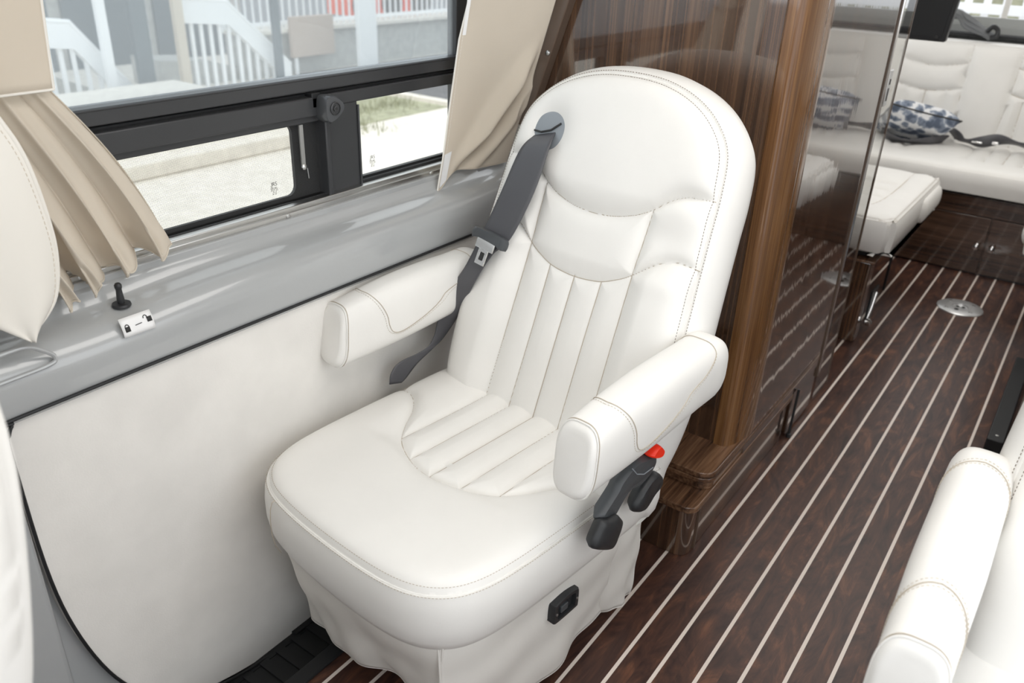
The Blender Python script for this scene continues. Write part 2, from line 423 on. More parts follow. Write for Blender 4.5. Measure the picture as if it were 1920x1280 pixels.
# ------------------------------------------------------------------ captain's chair
TH = math.radians(21)
BXF = rotxf(TH, 0, .44)
def sm(x, a, b):
    t = np.clip((x-a)/(b-a), 0, 1); return t*t*(3-2*t)
def back_puff(Q):
    u = np.abs(Q[:, 0]); v = Q[:, 1]
    bol = .020*sm(u, .13, .19)*(1-sm(v, .34, .46))*sm(v, -.06, .05)
    head = .012*sm(v, .46, .53)
    dent = .022*np.exp(-(((Q[:, 0]+.160)/.045)**2+((v-.615)/.05)**2))
    base = .009+.006*sm(v, .34, .38)+.006*sm(u, .125, .15)*(1-sm(v, .36, .46))
    return base+bol+head-dent
def seat_puff(Q):
    x, y = Q[:, 0], Q[:, 1]
    hs = sm(y, -.31, -.27)*(1-sm(np.abs(x), .15, .22))
    return .0215-.006*hs
def make_chair(name, label, origin, phi, group=None, belt=True, plain_arm=False, cat='chair', arm_front=-.283, arms=(1, -1)):
    t = thing(name, label, cat, (origin[0], origin[1], 0), -phi, group)
    # --- backrest
    half = [(0, .757), (.08, .751), (.15, .729), (.205, .693), (.243, .643), (.257, .57), (.262, .49), (.268, .40), (.275, .30), (.28, .2), (.278, .1), (.268, .02), (.25, -.05), (.12, -.06)]
    outl = half+[(0, -.06)]+[(-a, b) for a, b in half[:0:-1]]
    bs = []
    bs.append(catmull(mirror_curve([(.257, .553), (.2, .548), (.165, .532), (.137, .510), (.10, .490), (.05, .476), (0, .472)]), 6))
    bs.append(catmull(mirror_curve([(.27, .421), (.22, .424), (.18, .409), (.13, .372), (.10, .355), (.06, .340), (0, .334)]), 6))
    for x in (-.135, .135):
        bs.append(catmull([(x*1.01, .51), (x, .44), (x*.985, .372), (x, .2), (x*1.03, .0), (x*1.05, -.05)], 8))
    for x in (-.068, 0, .068):
        bs.append(catmull([(x, .337 if x == 0 else .343), (x*.99, .2), (x*1.03, -.05)], 8))
    side = [(.004, -.004), (.012, -.012), (.022, -.03), (.028, -.05), (.029, -.075), (.022, -.10), (.004, -.118), (-.03, -.128)]
    upholster('backrest', t, outl, back_puff, bs, BXF, side, LEA, (0, .35), N=460, M=120, thr=THR, stitch_mat=THR_D)
    # --- seat cushion
    h2 = [(0, -.548), (.12, -.543), (.195, -.527), (.245, -.492), (.272, -.44), (.284, -.36), (.289, -.22), (.290, -.08), (.288, .02), (.27, .05)]
    o2 = h2+[(0, .052)]+[(-a, b) for a, b in h2[:0:-1]]
    ss = [catmull(mirror_curve([(.291, -.115), (.25, -.122), (.205, -.16), (.168, -.215), (.125, -.262), (.06, -.293), (0, -.302)]), 6)]
    for x, yf in ((-.135, -.252), (-.068, -.290), (0, -.302), (.068, -.290), (.135, -.252)):
        ss.append(catmull([(x*1.02, yf), (x, -.12), (x*1.0, .02)], 8))
    sxf = lambda u, v, h: (u, v, .452+h)
    side2 = [(.004, -.006), (.009, -.02), (.012, -.045), (.012, -.075), (.007, -.105), (-.004, -.128), (-.022, -.142), (-.06, -.146)]
    seat = upholster('seat_cushion', t, o2, seat_puff, ss, sxf, side2, LEA, (0, -.25), N=460, M=110, thr=THR, stitch_mat=THR, lam=.012)
    mb = MB()   # vertical closing seams on the front band
    for sx in (-.155,):
        mb.tube([(sx, -.5545-q[0]*.9, .452+q[1]) for q in [(-.012, -.004)]+[(a-.008, b) for a, b in side2[:6]]], .0009, THR, 5)
    mb.build('closing_seam', seat)
    # --- skirt panels
    def skirt(pname, top, bot, amp, seed, edges=True, folds=5):
        T = resample(catmull(top, 10), 90, False); B = resample(catmull(bot, 10), 90, False)
        mb = MB(); V = []; R = 26; rnd = random.Random(seed); ph = rnd.random()*6
        for i in range(R):
            k = i/(R-1)
            for j in range(90):
                s = j/89
                p = T[j]*(1-k)+B[j]*k
                d = T[min(j+1, 89)]-T[max(j-1, 0)]; n = np.array([d[1], -d[0], 0]); n /= np.linalg.norm(n)+1e-9
                a = amp*(k**1.3)*(math.sin(folds*PI*s+ph+1.2*k)+.45*math.sin(folds*2.3*PI*s+ph*2-2*k))
                a += .004*math.sin(3*PI*k)*math.sin(2*PI*s+ph+4*k)
                V.append(p+n*a)
        F = [(i*90+j, i*90+j+1, i*90+j+91, i*90+j+90) for i in range(R-1) for j in range(89)]
        mb.add(V, F, LEA2)
        hem = [np.array(V[(R-2)*90+j])*1.0 for j in range(90)]
        o = mb.build(pname, t, solid=.003, angle=180)
        m2 = MB(); m2.tube([np.array(V[(R-1)*90+j]) for j in range(90)], .0022, LEA2, 6)
        if edges:
            m2.tube([np.array(V[i*90]) for i in range(R)], .0024, LEA2, 6)
            m2.tube([np.array(V[i*90+89]) for i in range(R)], .0024, LEA2, 6)
        m2.tube([h+np.array((0, 0, .003)) for h in hem], .0008, THR, 4)
        m2.build('hem', o)
        return o
    zt = .335
    skirt('skirt', [(-.255, -.45, zt), (-.235, -.488, zt), (-.17, -.528, zt), (0, -.542, zt), (.15, -.532, zt), (.238, -.494, zt)],
          [(-.222, -.43, .05), (-.205, -.462, .055), (-.15, -.472, .06), (-.06, -.470, .07), (.03, -.455, .085), (.12, -.455, .07), (.196, -.456, .055)], .011, 3, folds=3.4)
    skirt('skirt', [(.229, -.497, zt), (.265, -.44, zt), (.279, -.33, zt), (.283, -.2, zt), (.284, -.055, zt)],
          [(.212, -.47, .05), (.238, -.41, .05), (.25, -.32, .05), (.248, -.2, .05), (.236, .0, .05)], .009, 8, folds=3)
    skirt('skirt', [(.276, -.07, zt), (.278, 0, zt), (.270, .06, zt-.01)],
          [(.232, -.01, .05), (.246, .045, .048), (.244, .095, .045)], .006, 5, folds=2)
    skirt('skirt', [(-.27, .05, zt), (-.273, -.1, zt), (-.275, -.3, zt), (-.262, -.44, zt)],
          [(-.25, .05, .05), (-.25, -.1, .05), (-.252, -.3, .05), (-.232, -.435, .03)], .006, 11, folds=4)
    mb = MB(); mb.box((-.17, -.38, .0), (.19, .0, .30), MGR)
    mb.box((-.19, -.4, .29), (.19, .02, .33), BLK)
    mb.build('pedestal_base', t, bevel=.01)
    # --- arms
    for sgn in arms:
        mb = MB(); secs = []; a0 = arm_front; a1 = .165; n = 44
        ys = [a0+q for q in (0, .0015, .005, .011, .02, .032)]+list(np.linspace(a0+.05, a1-.06, 16))+[a1-q for q in (.045, .03, .018, .009, .003, 0)]
        def sec(y, grow=0):
            k = (y-a0)/(a1-a0)
            cz = .634+.028*k+.004*math.sin(PI*k)
            hh = .067+.006*math.sin(PI*min(1, k*1.3)); ww = .041+.005*sm(np.array([k]), .05, .5)[0]
            f0 = max(0, 1-(y-a0)/.02); f1 = max(0, 1-(a1-y)/.05)
            e0 = math.sqrt(max(0, 1-(f0**2)))if f0 < 1 else 0
            e1 = math.sqrt(max(0, 1-f1**2))if f1 < 1 else 0
            sc_ = (.72+.28*e0)
            sh = sc_*(.25+.75*e1)
            return cz, hh*sh+grow, ww*sc_*(.55+.45*e1)+grow
        def pt(y, ang, grow=0):
            cz, hh, ww = sec(y, grow)
            c_, s_ = math.cos(ang), math.sin(ang); e = 2/3.1
            return np.array((sgn*.3175+ww*abs(c_)**e*(1 if c_ >= 0 else -1), y+.012*s_*max(0, 1-(y-a0)/.1), cz+hh*abs(s_)**e*(1 if s_ >= 0 else -1)))
        for y in ys: secs.append([pt(y, 2*PI*j/n) for j in range(n)])
        mb.loft(secs, LEA)
        arm = mb.build('armrest', t, angle=70)
        m2 = MB()
        m2.tube([pt(a0+.012, 2*PI*j/60, .0006) for j in range(60)], .0017, LEA, 6, closed=True)
        m2.tube([pt(a0+.016, 2*PI*j/60, .0004) for j in range(60)], .0008, THR, 4, closed=True)
        # curved top panel seam : runs over the top then back along both flanks
        if not plain_arm:
            k0 = a0+.085
            for off in (0, .007):
                for fl in (1, -1):
                    path = []
                    K = [(k0, 90), (k0+.006, 62), (k0+.016, 38), (k0+.032, 8), (k0+.05, -14), (k0+.078, -20), (k0+.13, -12), (k0+.2, 2), (k0+.255, 12), (k0+.29, 34), (k0+.296, 60), (k0+.296, 90)]
                    for y, a in catmull(K, 5):
                        aa = math.radians(a)
                        aa2 = aa if fl > 0 else PI-aa
                        path.append(pt(y-off*(1 if y < k0+.06 else 0), aa2-fl*(math.radians(off*500) if y >= k0+.06 else 0), .0006))
                    if off == 0: m2.tube(path, .0009, THR, 4)
                    else: dashes(m2, path, THR2)
        else:
            for k0 in (a0+.12, a1-.075):
                for off in (0, .008, -.006):
                    path = [pt(k0+off-.03*abs(math.cos(math.radians(a))), math.radians(a), .0007) for a in range(-40, 221, 5)]
                    if off == 0: m2.tube(path, .0009, THR, 4)
                    else: dashes(m2, path, THR2)
        m2.build('seam_stitching', arm)
        mb = MB(); mb.tube([(sgn*.27, .10, .63), (sgn*.315, .10, .65)], .02, BLK, 12); mb.build('arm_pivot', t)
    if not belt: return t
    # --- belt guide, webbing, tongue
    mb = MB()
    def plate(outl, h0, h1, mat, crown=.004):
        O = resample(catmull(outl, 8, True), 60); c = O.mean(0); V = []; F = []
        for i, r in enumerate((0.05, .3, .55, .8, .93, 1)):
            for p in O:
                q = c+(p-c)*r; V.append(BXF(q[0], q[1], h1+crown*(1-r**4)-(.003 if r == 1 else 0)))
        for p in O: V.append(BXF(p[0], p[1], h0))
        for i in range(6):
            for j in range(60): F.append((i*60+j, i*60+(j+1) % 60, (i+1)*60+(j+1) % 60, (i+1)*60+j))
        F.append(tuple(range(60))[::-1]); mb.add(V, F, mat)
    plate([(-.205, .612), (-.195, .640), (-.170, .655), (-.140, .655), (-.103, .645), (-.092, .62), (-.096, .58), (-.112, .558), (-.145, .562), (-.178, .592), (-.2, .597)], .0, .014, MGR)
    pl = mb.build('belt_guide', t)
    mb = MB(); mb.tube([BXF(*p) for p in [(-.196, .607, .0185), (-.175, .606, .0205), (-.15, .614, .0215), (-.130, .632, .019)]], .0022, INK, 6)
    mb.build('belt_slot', pl)
    A = [[-.192, .197, 1.003], [-.204, .165, .975], [-.212, .124, .9], [-.225, .101, .841], [-.236, .085, .798], [-.258, .055, .72], [-.288, .036, .66], [-.303, .013, .596], [-.312, .004, .539], [-.314, -.024, .514], [-.315, -.100, .508], [-.316, -.126, .488], [-.316, -.132, .462]]
    B = [[-.139, .203, 1.017], [-.126, .168, .992], [-.124, .128, .915], [-.142, .099, .838], [-.160, .082, .793], [-.190, .068, .76], [-.222, .050, .695], [-.272, .052, .600], [-.305, .030, .531], [-.309, -.003, .510], [-.311, -.050, .488], [-.312, -.085, .462], [-.312, -.1, .455]]
    A = resample(catmull(A, 10), 90, False); B = resample(catmull(B, 10), 90, False)
    mb = MB(); V = []
    for a, b in zip(A, B):
        for k in range(9): V.append(a*(1-k/8)+b*(k/8))
    mb.add(V, [(i*9+k, i*9+k+1, i*9+k+10, i*9+k+9) for i in range(89) for k in range(8)], WEB)
    web = mb.build('seat_belt', t, solid=.0022, angle=180)
    mb = MB()
    ta, tb = np.array([-.246, .074, .799]), np.array([-.150, .068, .792])
    ax = (tb-ta)/np.linalg.norm(tb-ta); nn = np.array([0, -math.cos(TH), math.sin(TH)]); nn = nn-ax*(nn@ax); nn /= np.linalg.norm(nn); dn = -np.cross(nn, ax) if np.cross(nn, ax)[2] > 0 else np.cross(nn, ax)
    mid = (ta+tb)/2
    def tp(x, y, z): return tuple(mid+ax*x+dn*y+nn*z)
    O = resample(catmull([(-.049, -.010), (-.03, -.014), (.03, -.014), (.049, -.010), (.052, .006), (.047, .014), (.03, .010), (-.03, .008), (-.047, .012), (-.052, .004)], 6, True), 40)
    secs = [[tp(p[0]*r, p[1]*r, z) for p in O] for r, z in ((.8, -.006), (1, -.003), (1, .008), (.85, .0125))]
    mb.loft(secs, DGR)
    tg = mb.build('belt_tongue', t)
    mb = MB()
    out = [(-.030, .008), (.024, .008), (.022, .022), (.014, .028), (.012, .060), (-.014, .060), (-.016, .028), (-.028, .022)]
    inn = [(-.007, .034), (.005, .034), (.005, .050), (-.007, .050)]
    mb.box((-.030, .006, .006), (.024, .028, .009), CHR, tp)
    mb.box((-.016, .028, .006), (.012, .034, .009), CHR, tp); mb.box((-.016, .052, .006), (.012, .062, .009), CHR, tp)
    mb.box((-.016, .034, .006), (-.008, .052, .009), CHR, tp); mb.box((.005, .034, .006), (.012, .052, .009), CHR, tp)
    mb.box((-.008, .034, .0055), (.005, .052, .0062), INK, tp)
    mb.build('metal_plate', tg, bevel=.001)
    # --- buckle stalk
    def flank(poly, x0, x1, mat, nm, par, shr=.8):
        poly = [(a+.010, b-.001) for a, b in poly]
        O = resample(catmull(poly, 5, True), 70); c = O.mean(0); mb = MB()
        secs = [[(x, c[0]+(p[0]-c[0])*r, c[1]+(p[1]-c[1])*r) for p in O] for x, r in ((x0, .8), (x0+.012, 1), (x0+(x1-x0)*.6, 1), (x0+(x1-x0)*.85, .93), (x1, shr))]
        mb.loft(secs, mat); return mb.build(nm, par, angle=50)
    st = flank([(-.080, .553), (-.120, .560), (-.165, .540), (-.178, .525), (-.205, .505), (-.224, .490), (-.205, .478), (-.182, .470), (-.165, .485), (-.135, .506), (-.095, .500), (-.062, .508), (-.042, .528), (-.050, .548)], .312, .340, DGR, 'buckle_stalk', t, .86)
    flank([(-.224, .493), (-.236, .478), (-.247, .461), (-.248, .447), (-.225, .430), (-.198, .414), (-.181, .411), (-.170, .430), (-.160, .453), (-.168, .470), (-.182, .482), (-.205, .486)], .325, .354, BLK, 'buckle_cover', st, .72)
    flank([(-.084, .556), (-.075, .567), (-.060, .571), (-.048, .562), (-.040, .550), (-.046, .541), (-.064, .545)], .322, .349, RED, 'release_button', st, .8)
    mb = MB(); mb.tube([(.3405, y, z) for y, z in ((-.128, .556), (-.11, .535), (-.085, .522), (-.055, .522))], .0012, MGR, 6); mb.build('joint_line', st)
    lv = flank([(-.046, .497), (-.026, .486), (-.012, .470), (-.018, .455), (-.04, .447), (-.066, .428), (-.084, .426), (-.106, .441), (-.102, .460), (-.078, .484)], .314, .342, BLK, 'recline_lever', t, .82)
    # --- power switch plate on the skirt
    O = resample(catmull([(-.258, .247), (-.258, .280), (-.252, .285), (-.22, .290), (-.19, .286), (-.184, .279), (-.184, .244), (-.190, .239), (-.252, .239)], 6, True), 50)
    c = O.mean(0); mb = MB()
    ring = [[(x, c[0]+(p[0]-c[0])*r, c[1]+(p[1]-c[1])*r) for p in O] for x, r in ((.262, 1), (.288, 1), (.2905, .95), (.2905, .72), (.282, .68), (.281, .3))]
    mb.loft(ring, BLK); sp = mb.build('switch_plate', t)
    mb = MB(); mb.box((.281, -.235, .252), (.2885, -.214, .268), DGR); mb.build('rocker_switch', sp, bevel=.002)
    for y in (-.251, -.190):
        mb = MB(); mb.lathe([(.0028, 0), (.0028, .0015), (.0015, .002)], (.2903, y, .262), ALU, 12, 'x'); mb.build('screw', sp)
    return t
WEB = plain('black_seat_belt_webbing', srgb(82, 82, 86), .42, bmp=(1200, .4, .0006))
make_chair('captains_chair', 'cream leather captain chair with black seat belt and red buckle button, centre of the scene', (-.827, 1.267), math.radians(6))
make_chair('captains_chair', 'cream leather chair at the lower right, only armrest and backrest edge in view', (.318, 1.13), 0, belt=False, plain_arm=True, arm_front=-.33)

def make_driver():
    t = thing('driver_seat', 'blurred cream leather seat at the lower left edge, nearest the camera', 'seat', (-.845, .05, 0), 0)
    half = [(0, .72), (.10, .715), (.18, .69), (.235, .625), (.258, .53), (.265, .40), (.262, .1), (.25, -.05), (.12, -.06)]
    outl = half+[(0, -.06)]+[(-a, b) for a, b in half[:0:-1]]
    xf = rotxf(math.radians(-12), .02, .42)
    xb = lambda u, v, h: (u, .02-v*math.sin(math.radians(-12))+h, .42+v*math.cos(math.radians(12)))
    seams = [catmull(mirror_curve([(.26, .38), (.15, .36), (0, .34)]), 6), np.array([(.12, .35), (.12, -.05)]), np.array([(-.12, .35), (-.12, -.05)])]
    side = [(.006, -.006), (.02, -.03), (.024, -.06), (.015, -.09), (-.02, -.105)]
    upholster('backrest', t, outl, lambda Q: .02+0*Q[:, 0], seams, xb, side, LEA, (0, .3), N=200, M=50, stitch_edge=False)
    mb = MB(); mb.box((-.25, -.5, .3), (.25, .0, .44), LEA); mb.build('seat_cushion', t, bevel=.04)
    mb = MB(); mb.box((-.2, -.42, 0), (.2, -.02, .3), BLK); mb.build('pedestal_base', t, bevel=.01)
    return t
make_driver()

# ------------------------------------------------------------------ van shell
XW = -1.2
mb = MB(); mb.box((-1.02, -1.4, -.03), (.62, 5.3, 0), FLOOR); struct(mb.build('floor', smooth=False))
mb = MB(); mb.box((-1.24, -1.4, -.12), (-1.02, 1.6, -.09), RUB)
y = -1.0
while y < 1.55:
    mb.box((-1.185, y, -.09), (-1.045, y+.022, -.085), RUB); y += .045
struct(mb.build('floor', smooth=False))
mb = MB(); mb.box((-1.035, -1.2, -.09), (-1.0, 1.55, .006), RUB)
st_ = struct(mb.build('trim_1', bevel=.003))
for q in (.70, .95):
    mb = MB(); mb.lathe([(.006, 0), (.006, .002), (.003, .003)], (-1.018, q, .006), ALU, 14); mb.build('screw', st_)
# left wall : lower skin, body rail with ledge, above-window skin
def sweep_y(prof, ys, mat, name, mod=None, closed=False, bevel=0, parent=None, angle=40):
    mb = MB(); mb.loft([[(mod(x, y, z, i) if mod else (x, y, z)) for i, (x, z) in enumerate(prof)] for y in ys], mat, closed, closed)
    return mb.build(name, parent, bevel=bevel, angle=angle)
prof = [(-1.36, -.12), (-1.215, -.12), (-1.215, .70), (-1.1985, .712), (-1.192, .722), (-1.1905, .735), (-1.1905, .775), (-1.1925, .79), (-1.199, .803), (-1.211, .815), (-1.228, .823), (-1.245, .827), (-1.258, .830), (-1.266, .836), (-1.272, .846), (-1.276, .853), (-1.285, .856), (-1.36, .856), (-1.36, -.12)]
def railmod(x, y, z, i):
    # shallow scoop around the lock pin near the front, swelling next to the cabinet
    if 6 <= i <= 13:
        g = math.exp(-((y-.56)/.16)**2); z -= .010*g*(1 if i > 6 else .3); 
        k = max(0, (y-1.45)/.25); k = min(k, 1.2); z += .012*k; x += .012*k*(1 if i < 10 else .5)
    return (x, y, z)
ys = list(np.linspace(-.5, 1.78, 120))
struct(sweep_y(prof, ys, PNT, 'wall_left', railmod, angle=50))
# pillar in front of the panel
mb = MB(); mb.box((-1.36, -.45, -.12), (-1.1905, .396, .715), PNT); mb.box((-1.36, .39, -.12), (-1.22, .7, .2), PNT)
struct(mb.build('wall_left', bevel=.01))
mb = MB(); mb.box((-1.36, -1.4, -.12), (-1.1905, -.46, .72), PNT); struct(mb.build('wall_left', bevel=.01))
# cream suede panel with rounded corner + dark gasket
def rrect(y0, y1, z0, z1, r, n=8):
    o = []
    for cy, cz, a0 in ((y1-r, z1-r, 0), (y0+r, z1-r, 90), (y0+r, z0+r, 180), (y1-r, z0+r, 270)):
        for k in range(n+1):
            a = math.radians(a0+90*k/n); o.append((cy+r*math.cos(a), cz+r*math.sin(a)))
    return o
pan = [(1.79, -.1), (1.79, .722), (.43, .722), (.412, .716), (.402, .70), (.398, .67), (.40, .45), (.416, .3), (.452, .16), (.50, .06), (.56, -.02), (.64, -.06), (.75, -.088), (.9, -.1)]
P_ = pan[:3]+[tuple(p) for p in catmull(pan[2:], 5)]
mb = MB(); mb.prism(P_, -1.225, -1.199, SUE)
struct(mb.build('wall_left', smooth=False, bevel=.003))
mb = MB(); mb.tube([(-1.1890, p[0], p[1]) for p in [(1.79, .724)]+[tuple(p) for p in catmull([(1.7, .724)]+[(a, b+.002) for a, b in pan[2:]], 5)]], .0030, RUB, 8)
struct(mb.build('trim_2'))
mb = MB(); mb.box((-1.2, .86, -.1), (-1.185, 1.6, -.082), RUB); mb.box((-1.2, .5, -.1), (-1.18, 1.6, -.088), RUB); struct(mb.build('trim_3'))
mb = MB(); mb.tube([(-1.1905, y, z) for y, z in catmull([(.30, .824), (.42, .829), (.457, .827), (.480, .812), (.492, .798), (.482, .788), (.41, .786), (.3, .784)], 6)], .0035, PNT, 8)
struct(mb.build('trim_4'))
# ledge trims
mb = MB()
for x0, x1, z0, z1, m in ((-1.300, -1.276, .850, .864, PNT), (-1.305, -1.284, .862, .874, ALU), (-1.312, -1.292, .872, .882, ALU)):
    mb.box((x0, .2, z0), (x1, 1.79, z1), m)
mb.box((-1.34, .2, .86), (-1.310, 1.79, .884), RUB)
tr = struct(mb.build('trim_5', bevel=.002))
for yy in (.6, 1.03, 1.47):
    mb = MB(); mb.lathe([(.005, 0), (.005, .002), (.002, .003)], (-1.284, yy, .868), ALU, 14, 'x'); mb.build('screw', tr)

# window frame
XG = -1.322
def yzbox(mb, y0, y1, z0, z1, x0, x1, m): mb.box((x0, y0, z0), (x1, y1, z1), m)
mb = MB()
yzbox(mb, .1, 1.72, 1.098, 1.126, XG-.02, XG+.022, FRM)   # rubber band under the big pane
yzbox(mb, .1, 1.72, 1.084, 1.094, XG-.02, XG+.006, RUB)
yzbox(mb, .1, 1.161, 1.050, 1.088, XG-.02, XG+.026, FRM)   # main rail
yzbox(mb, 1.161, 1.72, 1.062, 1.088, XG-.02, XG+.016, FRM)
yzbox(mb, .1, 1.161, 1.036, 1.052, XG-.02, XG+.014, FRM)
yzbox(mb, 1.161, 1.262, .870, 1.064, XG-.02, XG+.012, FRM)  # mullion
yzbox(mb, 1.156, 1.170, .872, 1.05, XG-.01, XG+.026, FRM)
yzbox(mb, .1, 1.161, .868, .884, XG-.02, XG+.01, RUB)
yzbox(mb, 1.262, 1.72, .868, .888, XG-.02, XG+.01, RUB)
yzbox(mb, 1.598, 1.79, .868, 1.9, XG-.02, XG+.01, FRM)
yzbox(mb, .1, .5, .868, 1.05, XG-.02, XG-.005, RUB)
yzbox(mb, .1, 1.79, 1.62, 1.70, XG-.02, XG+.02, FRM)
wf = struct(mb.build('window_1', bevel=.003))
mb = MB(); mb.tube([(XG+.014, 1.2615, .872), (XG+.014, 1.2615, 1.055)], .0028, FRM, 6)
mb.tube([(XG+.023, .1, 1.1235), (XG+.023, 1.6, 1.1235)], .002, FRM, 6); mb.build('edge_bead', wf)
mb = MB(); mb.box((XG-.006, .1, 1.12), (XG-.002, 1.62, 1.64), GLS_D); mb.build('upper_pane', wf, smooth=False)
mb = MB(); mb.box((XG-.010, .48, .88), (XG-.006, 1.165, 1.045), GLS); mb.build('lower_pane', wf, smooth=False)
mb = MB(); mb.box((XG-.010, 1.255, .88), (XG-.006, 1.66, 1.07), GLS); mb.build('lower_pane', wf, smooth=False)
# black border of lower left pane (rounded hole)
def framed_hole(y0, y1, z0, z1, hy0, hy1, hz0, hz1, r, x0, x1, m):
    ho = rrect(hy0, hy1, hz0, hz1, r, 8); n = len(ho); mb = MB()
    cy, cz = (hy0+hy1)/2, (hz0+hz1)/2; ou = []
    for a, b in ho:
        da, db = a-cy, b-cz
        t = min(((y1-cy) if da > 0 else (y0-cy))/da if abs(da) > 1e-9 else 1e9, ((z1-cz) if db > 0 else (z0-cz))/db if abs(db) > 1e-9 else 1e9)
        ou.append((cy+da*t, cz+db*t))
    secs = [[(x0, *p) for p in ho], [(x1, *p) for p in ho], [(x1, *p) for p in ou]]
    mb.loft(secs, m, True, False); return mb
framed_hole(.45, 1.17, .875, 1.045, .47, 1.092, .892, 1.0375, .02, XG-.012, XG-.004, RUB).build('pane_border', wf)
framed_hole(1.25, 1.70, .875, 1.075, 1.268, 1.64, .893, 1.062, .014, XG-.012, XG-.001, RUB).build('pane_border', wf)
mb = MB(); mb.add([(XG+.004, .45, .88), (XG+.004, 1.158, .88), (XG+.004, 1.158, 1.045), (XG+.004, .45, 1.045)], [(0, 1, 2, 3)], SCREEN); mb.build('insect_screen', wf, smooth=False)
mb = MB(); mb.box((XG+.004, 1.103, .945), (XG+.008, 1.112, 1.034), ALU); mb.lathe([(.006, 0), (.006, .004), (.003, .006)], (XG+.005, 1.108, .948), ALU, 12, 'x')
mb.tube([(XG+.006, 1.117, .944), (XG+.006, 1.119, .922)], .0012, ALU, 6); mb.build('screen_latch', wf)
def text(body, size, m, name, parent, mw):
    cu = bpy.data.curves.new(name, 'FONT'); cu.body = body; cu.size = size; cu.align_x = 'CENTER'; cu.extrude = .0001
    cu.space_line = .8
    o = bpy.data.objects.new(name, cu); COL.objects.link(o)
    dg = bpy.context.evaluated_depsgraph_get(); me = bpy.data.meshes.new_from_object(o.evaluated_get(dg)); bpy.data.objects.remove(o)
    me.materials.clear(); me.materials.append(m); o = bpy.data.objects.new(name, me); COL.objects.link(o)
    o.matrix_world = mw
    if parent: o.parent = parent
    return o
MYZ = Matrix(((0, 0, 1, 0), (1, 0, 0, 0), (0, 1, 0, 0), (0, 0, 0, 1)))   # text x -> world y, text y -> world z
for yy, zz in ((1.035, .921), (1.315, .925)):
    text('.JRS', .0115, INK, 'glass_marking', wf, Matrix.Translation((XG-.004, yy, zz)) @ MYZ)
    text('43R-001\n DOT 22\n AS 3\n M 10', .0052, INK, 'glass_marking', wf, Matrix.Translation((XG-.004, yy, zz-.006)) @ MYZ)
LCH = plain('latch_gunmetal', srgb(92, 94, 97), .3, .4)
# latch knob on the mullion
t = thing('window_latch', 'dark grey key-locking window latch on the divider between the two small panes', 'latch', (XG+.014, 1.156, 1.066))
O = resample(catmull([(-.020, .014), (-.012, .026), (.012, .022), (.030, .008), (.030, -.006), (.010, -.022), (-.010, -.028), (-.020, -.016)], 6, True), 48)
mb = MB(); mb.loft([[(x, p[0]*r, p[1]*r) for p in O] for x, r in ((.0, .9), (.02, 1), (.034, 1), (.040, .9))], LCH); mb.build('latch_body', t, angle=25)
mb = MB(); mb.lathe([(.0135, .0), (.0135, .003), (.0115, .004), (.0105, .0015), (.006, .0015), (.006, .004), (.0035, .0045)], (.0395, .004, 0), FRM, 24, 'x'); mb.build('lock_cylinder', t)
mb = MB(); mb.lathe([(.003, 0), (.003, .0012)], (.0435, .004, 0), INK, 12, 'x'); mb.build('keyhole', t)
mb = MB(); mb.box((-.01, -.03, .0), (.012, -.008, .03), RUB); mb.build('strike_block', t, bevel=.002)
# upper wall, ceiling, other walls (simple shell)
mb = MB(); mb.box((-1.36, .1, 1.70), (-1.30, 5.2, 1.95), CEIL); mb.box((-1.36, 2.6, .85), (-1.30, 5.2, 1.1), CEIL); mb.box((-1.36, 1.79, -.1), (-1.25, 5.3, .95), CEIL)
struct(mb.build('wall_left', smooth=False))
mb = MB(); mb.box((-1.36, .02, .84), (-1.26, .20, 1.95), FRM); struct(mb.build('trim_6'))
mb = MB(); mb.box((-1.4, -1.5, 1.95), (.7, 5.4, 2.0), CEIL); struct(mb.build('ceiling', smooth=False))
for yy, lb in ((.9, 'added housing of the unseen fill light over the front seats'), (3.6, 'added housing of the unseen fill light over the rear sofa')):
    mb = MB(); mb.box((-.62, yy-.77, 1.93), (.12, yy+.77, 1.95), CEIL); tag(mb.build('fill_light_housing', smooth=False), lb, 'lamp')  # flat housings added to go with the overhead fill lights
mb = MB(); mb.box((.64, 1.7, -.1), (.70, 5.3, 1.95), CEIL); mb.box((.64, -1.4, 1.75), (.7, 1.7, 1.95), CEIL); mb.box((.64, -1.4, -.1), (.7, -.2, 1.0), CEIL)
struct(mb.build('wall_right', smooth=False))
mb = MB(); mb.box((-1.36, 5.22, -.1), (.70, 5.30, 1.07), SIL); mb.box((-1.36, 5.22, 1.6), (.7, 5.3, 1.95), CEIL)
mb.box((-1.36, 5.22, 1.07), (-1.1, 5.3, 1.6), CEIL)
struct(mb.build('wall_back', smooth=False))
mb = MB(); mb.box((-1.36, -1.5, -.1), (.7, -1.42, .95), RUB); struct(mb.build('wall_front', smooth=False))

# lock pin + sticker
t = thing('lock_pin', 'black door lock pin standing on the grey window ledge', 'lock pin', (-1.240, .635, .8185))
mb = MB(); mb.lathe([(.0145, 0), (.0155, .002), (.0145, .0055), (.008, .006)], (0, 0, 0), BLK, 28); mb.build('grommet', t)
mb = MB(); mb.lathe([(.0055, .004), (.0062, .012), (.0050, .026), (.0048, .030), (.0060, .034), (.0060, .038), (.004, .041), (.001, .042)], (0, 0, 0), BLK, 20); mb.build('pin', t)
def stk(y, z, h=0):   # sticker sheet follows the ledge's rounded shoulder
    k = (z-.790)/.035
    return (-1.1895-.013*k*k-.002*k+h, y, z-.004)
t = thing('lock_sticker', 'small white sticker with closed and open padlock icons on the grey ledge', 'sticker', (0, 0, 0))
mb = MB(); V = []; F = []
for i in range(9):
    for j in range(5):
        V.append(stk(.603+.0555*i/8, .7905+.030*j/4, .0012))
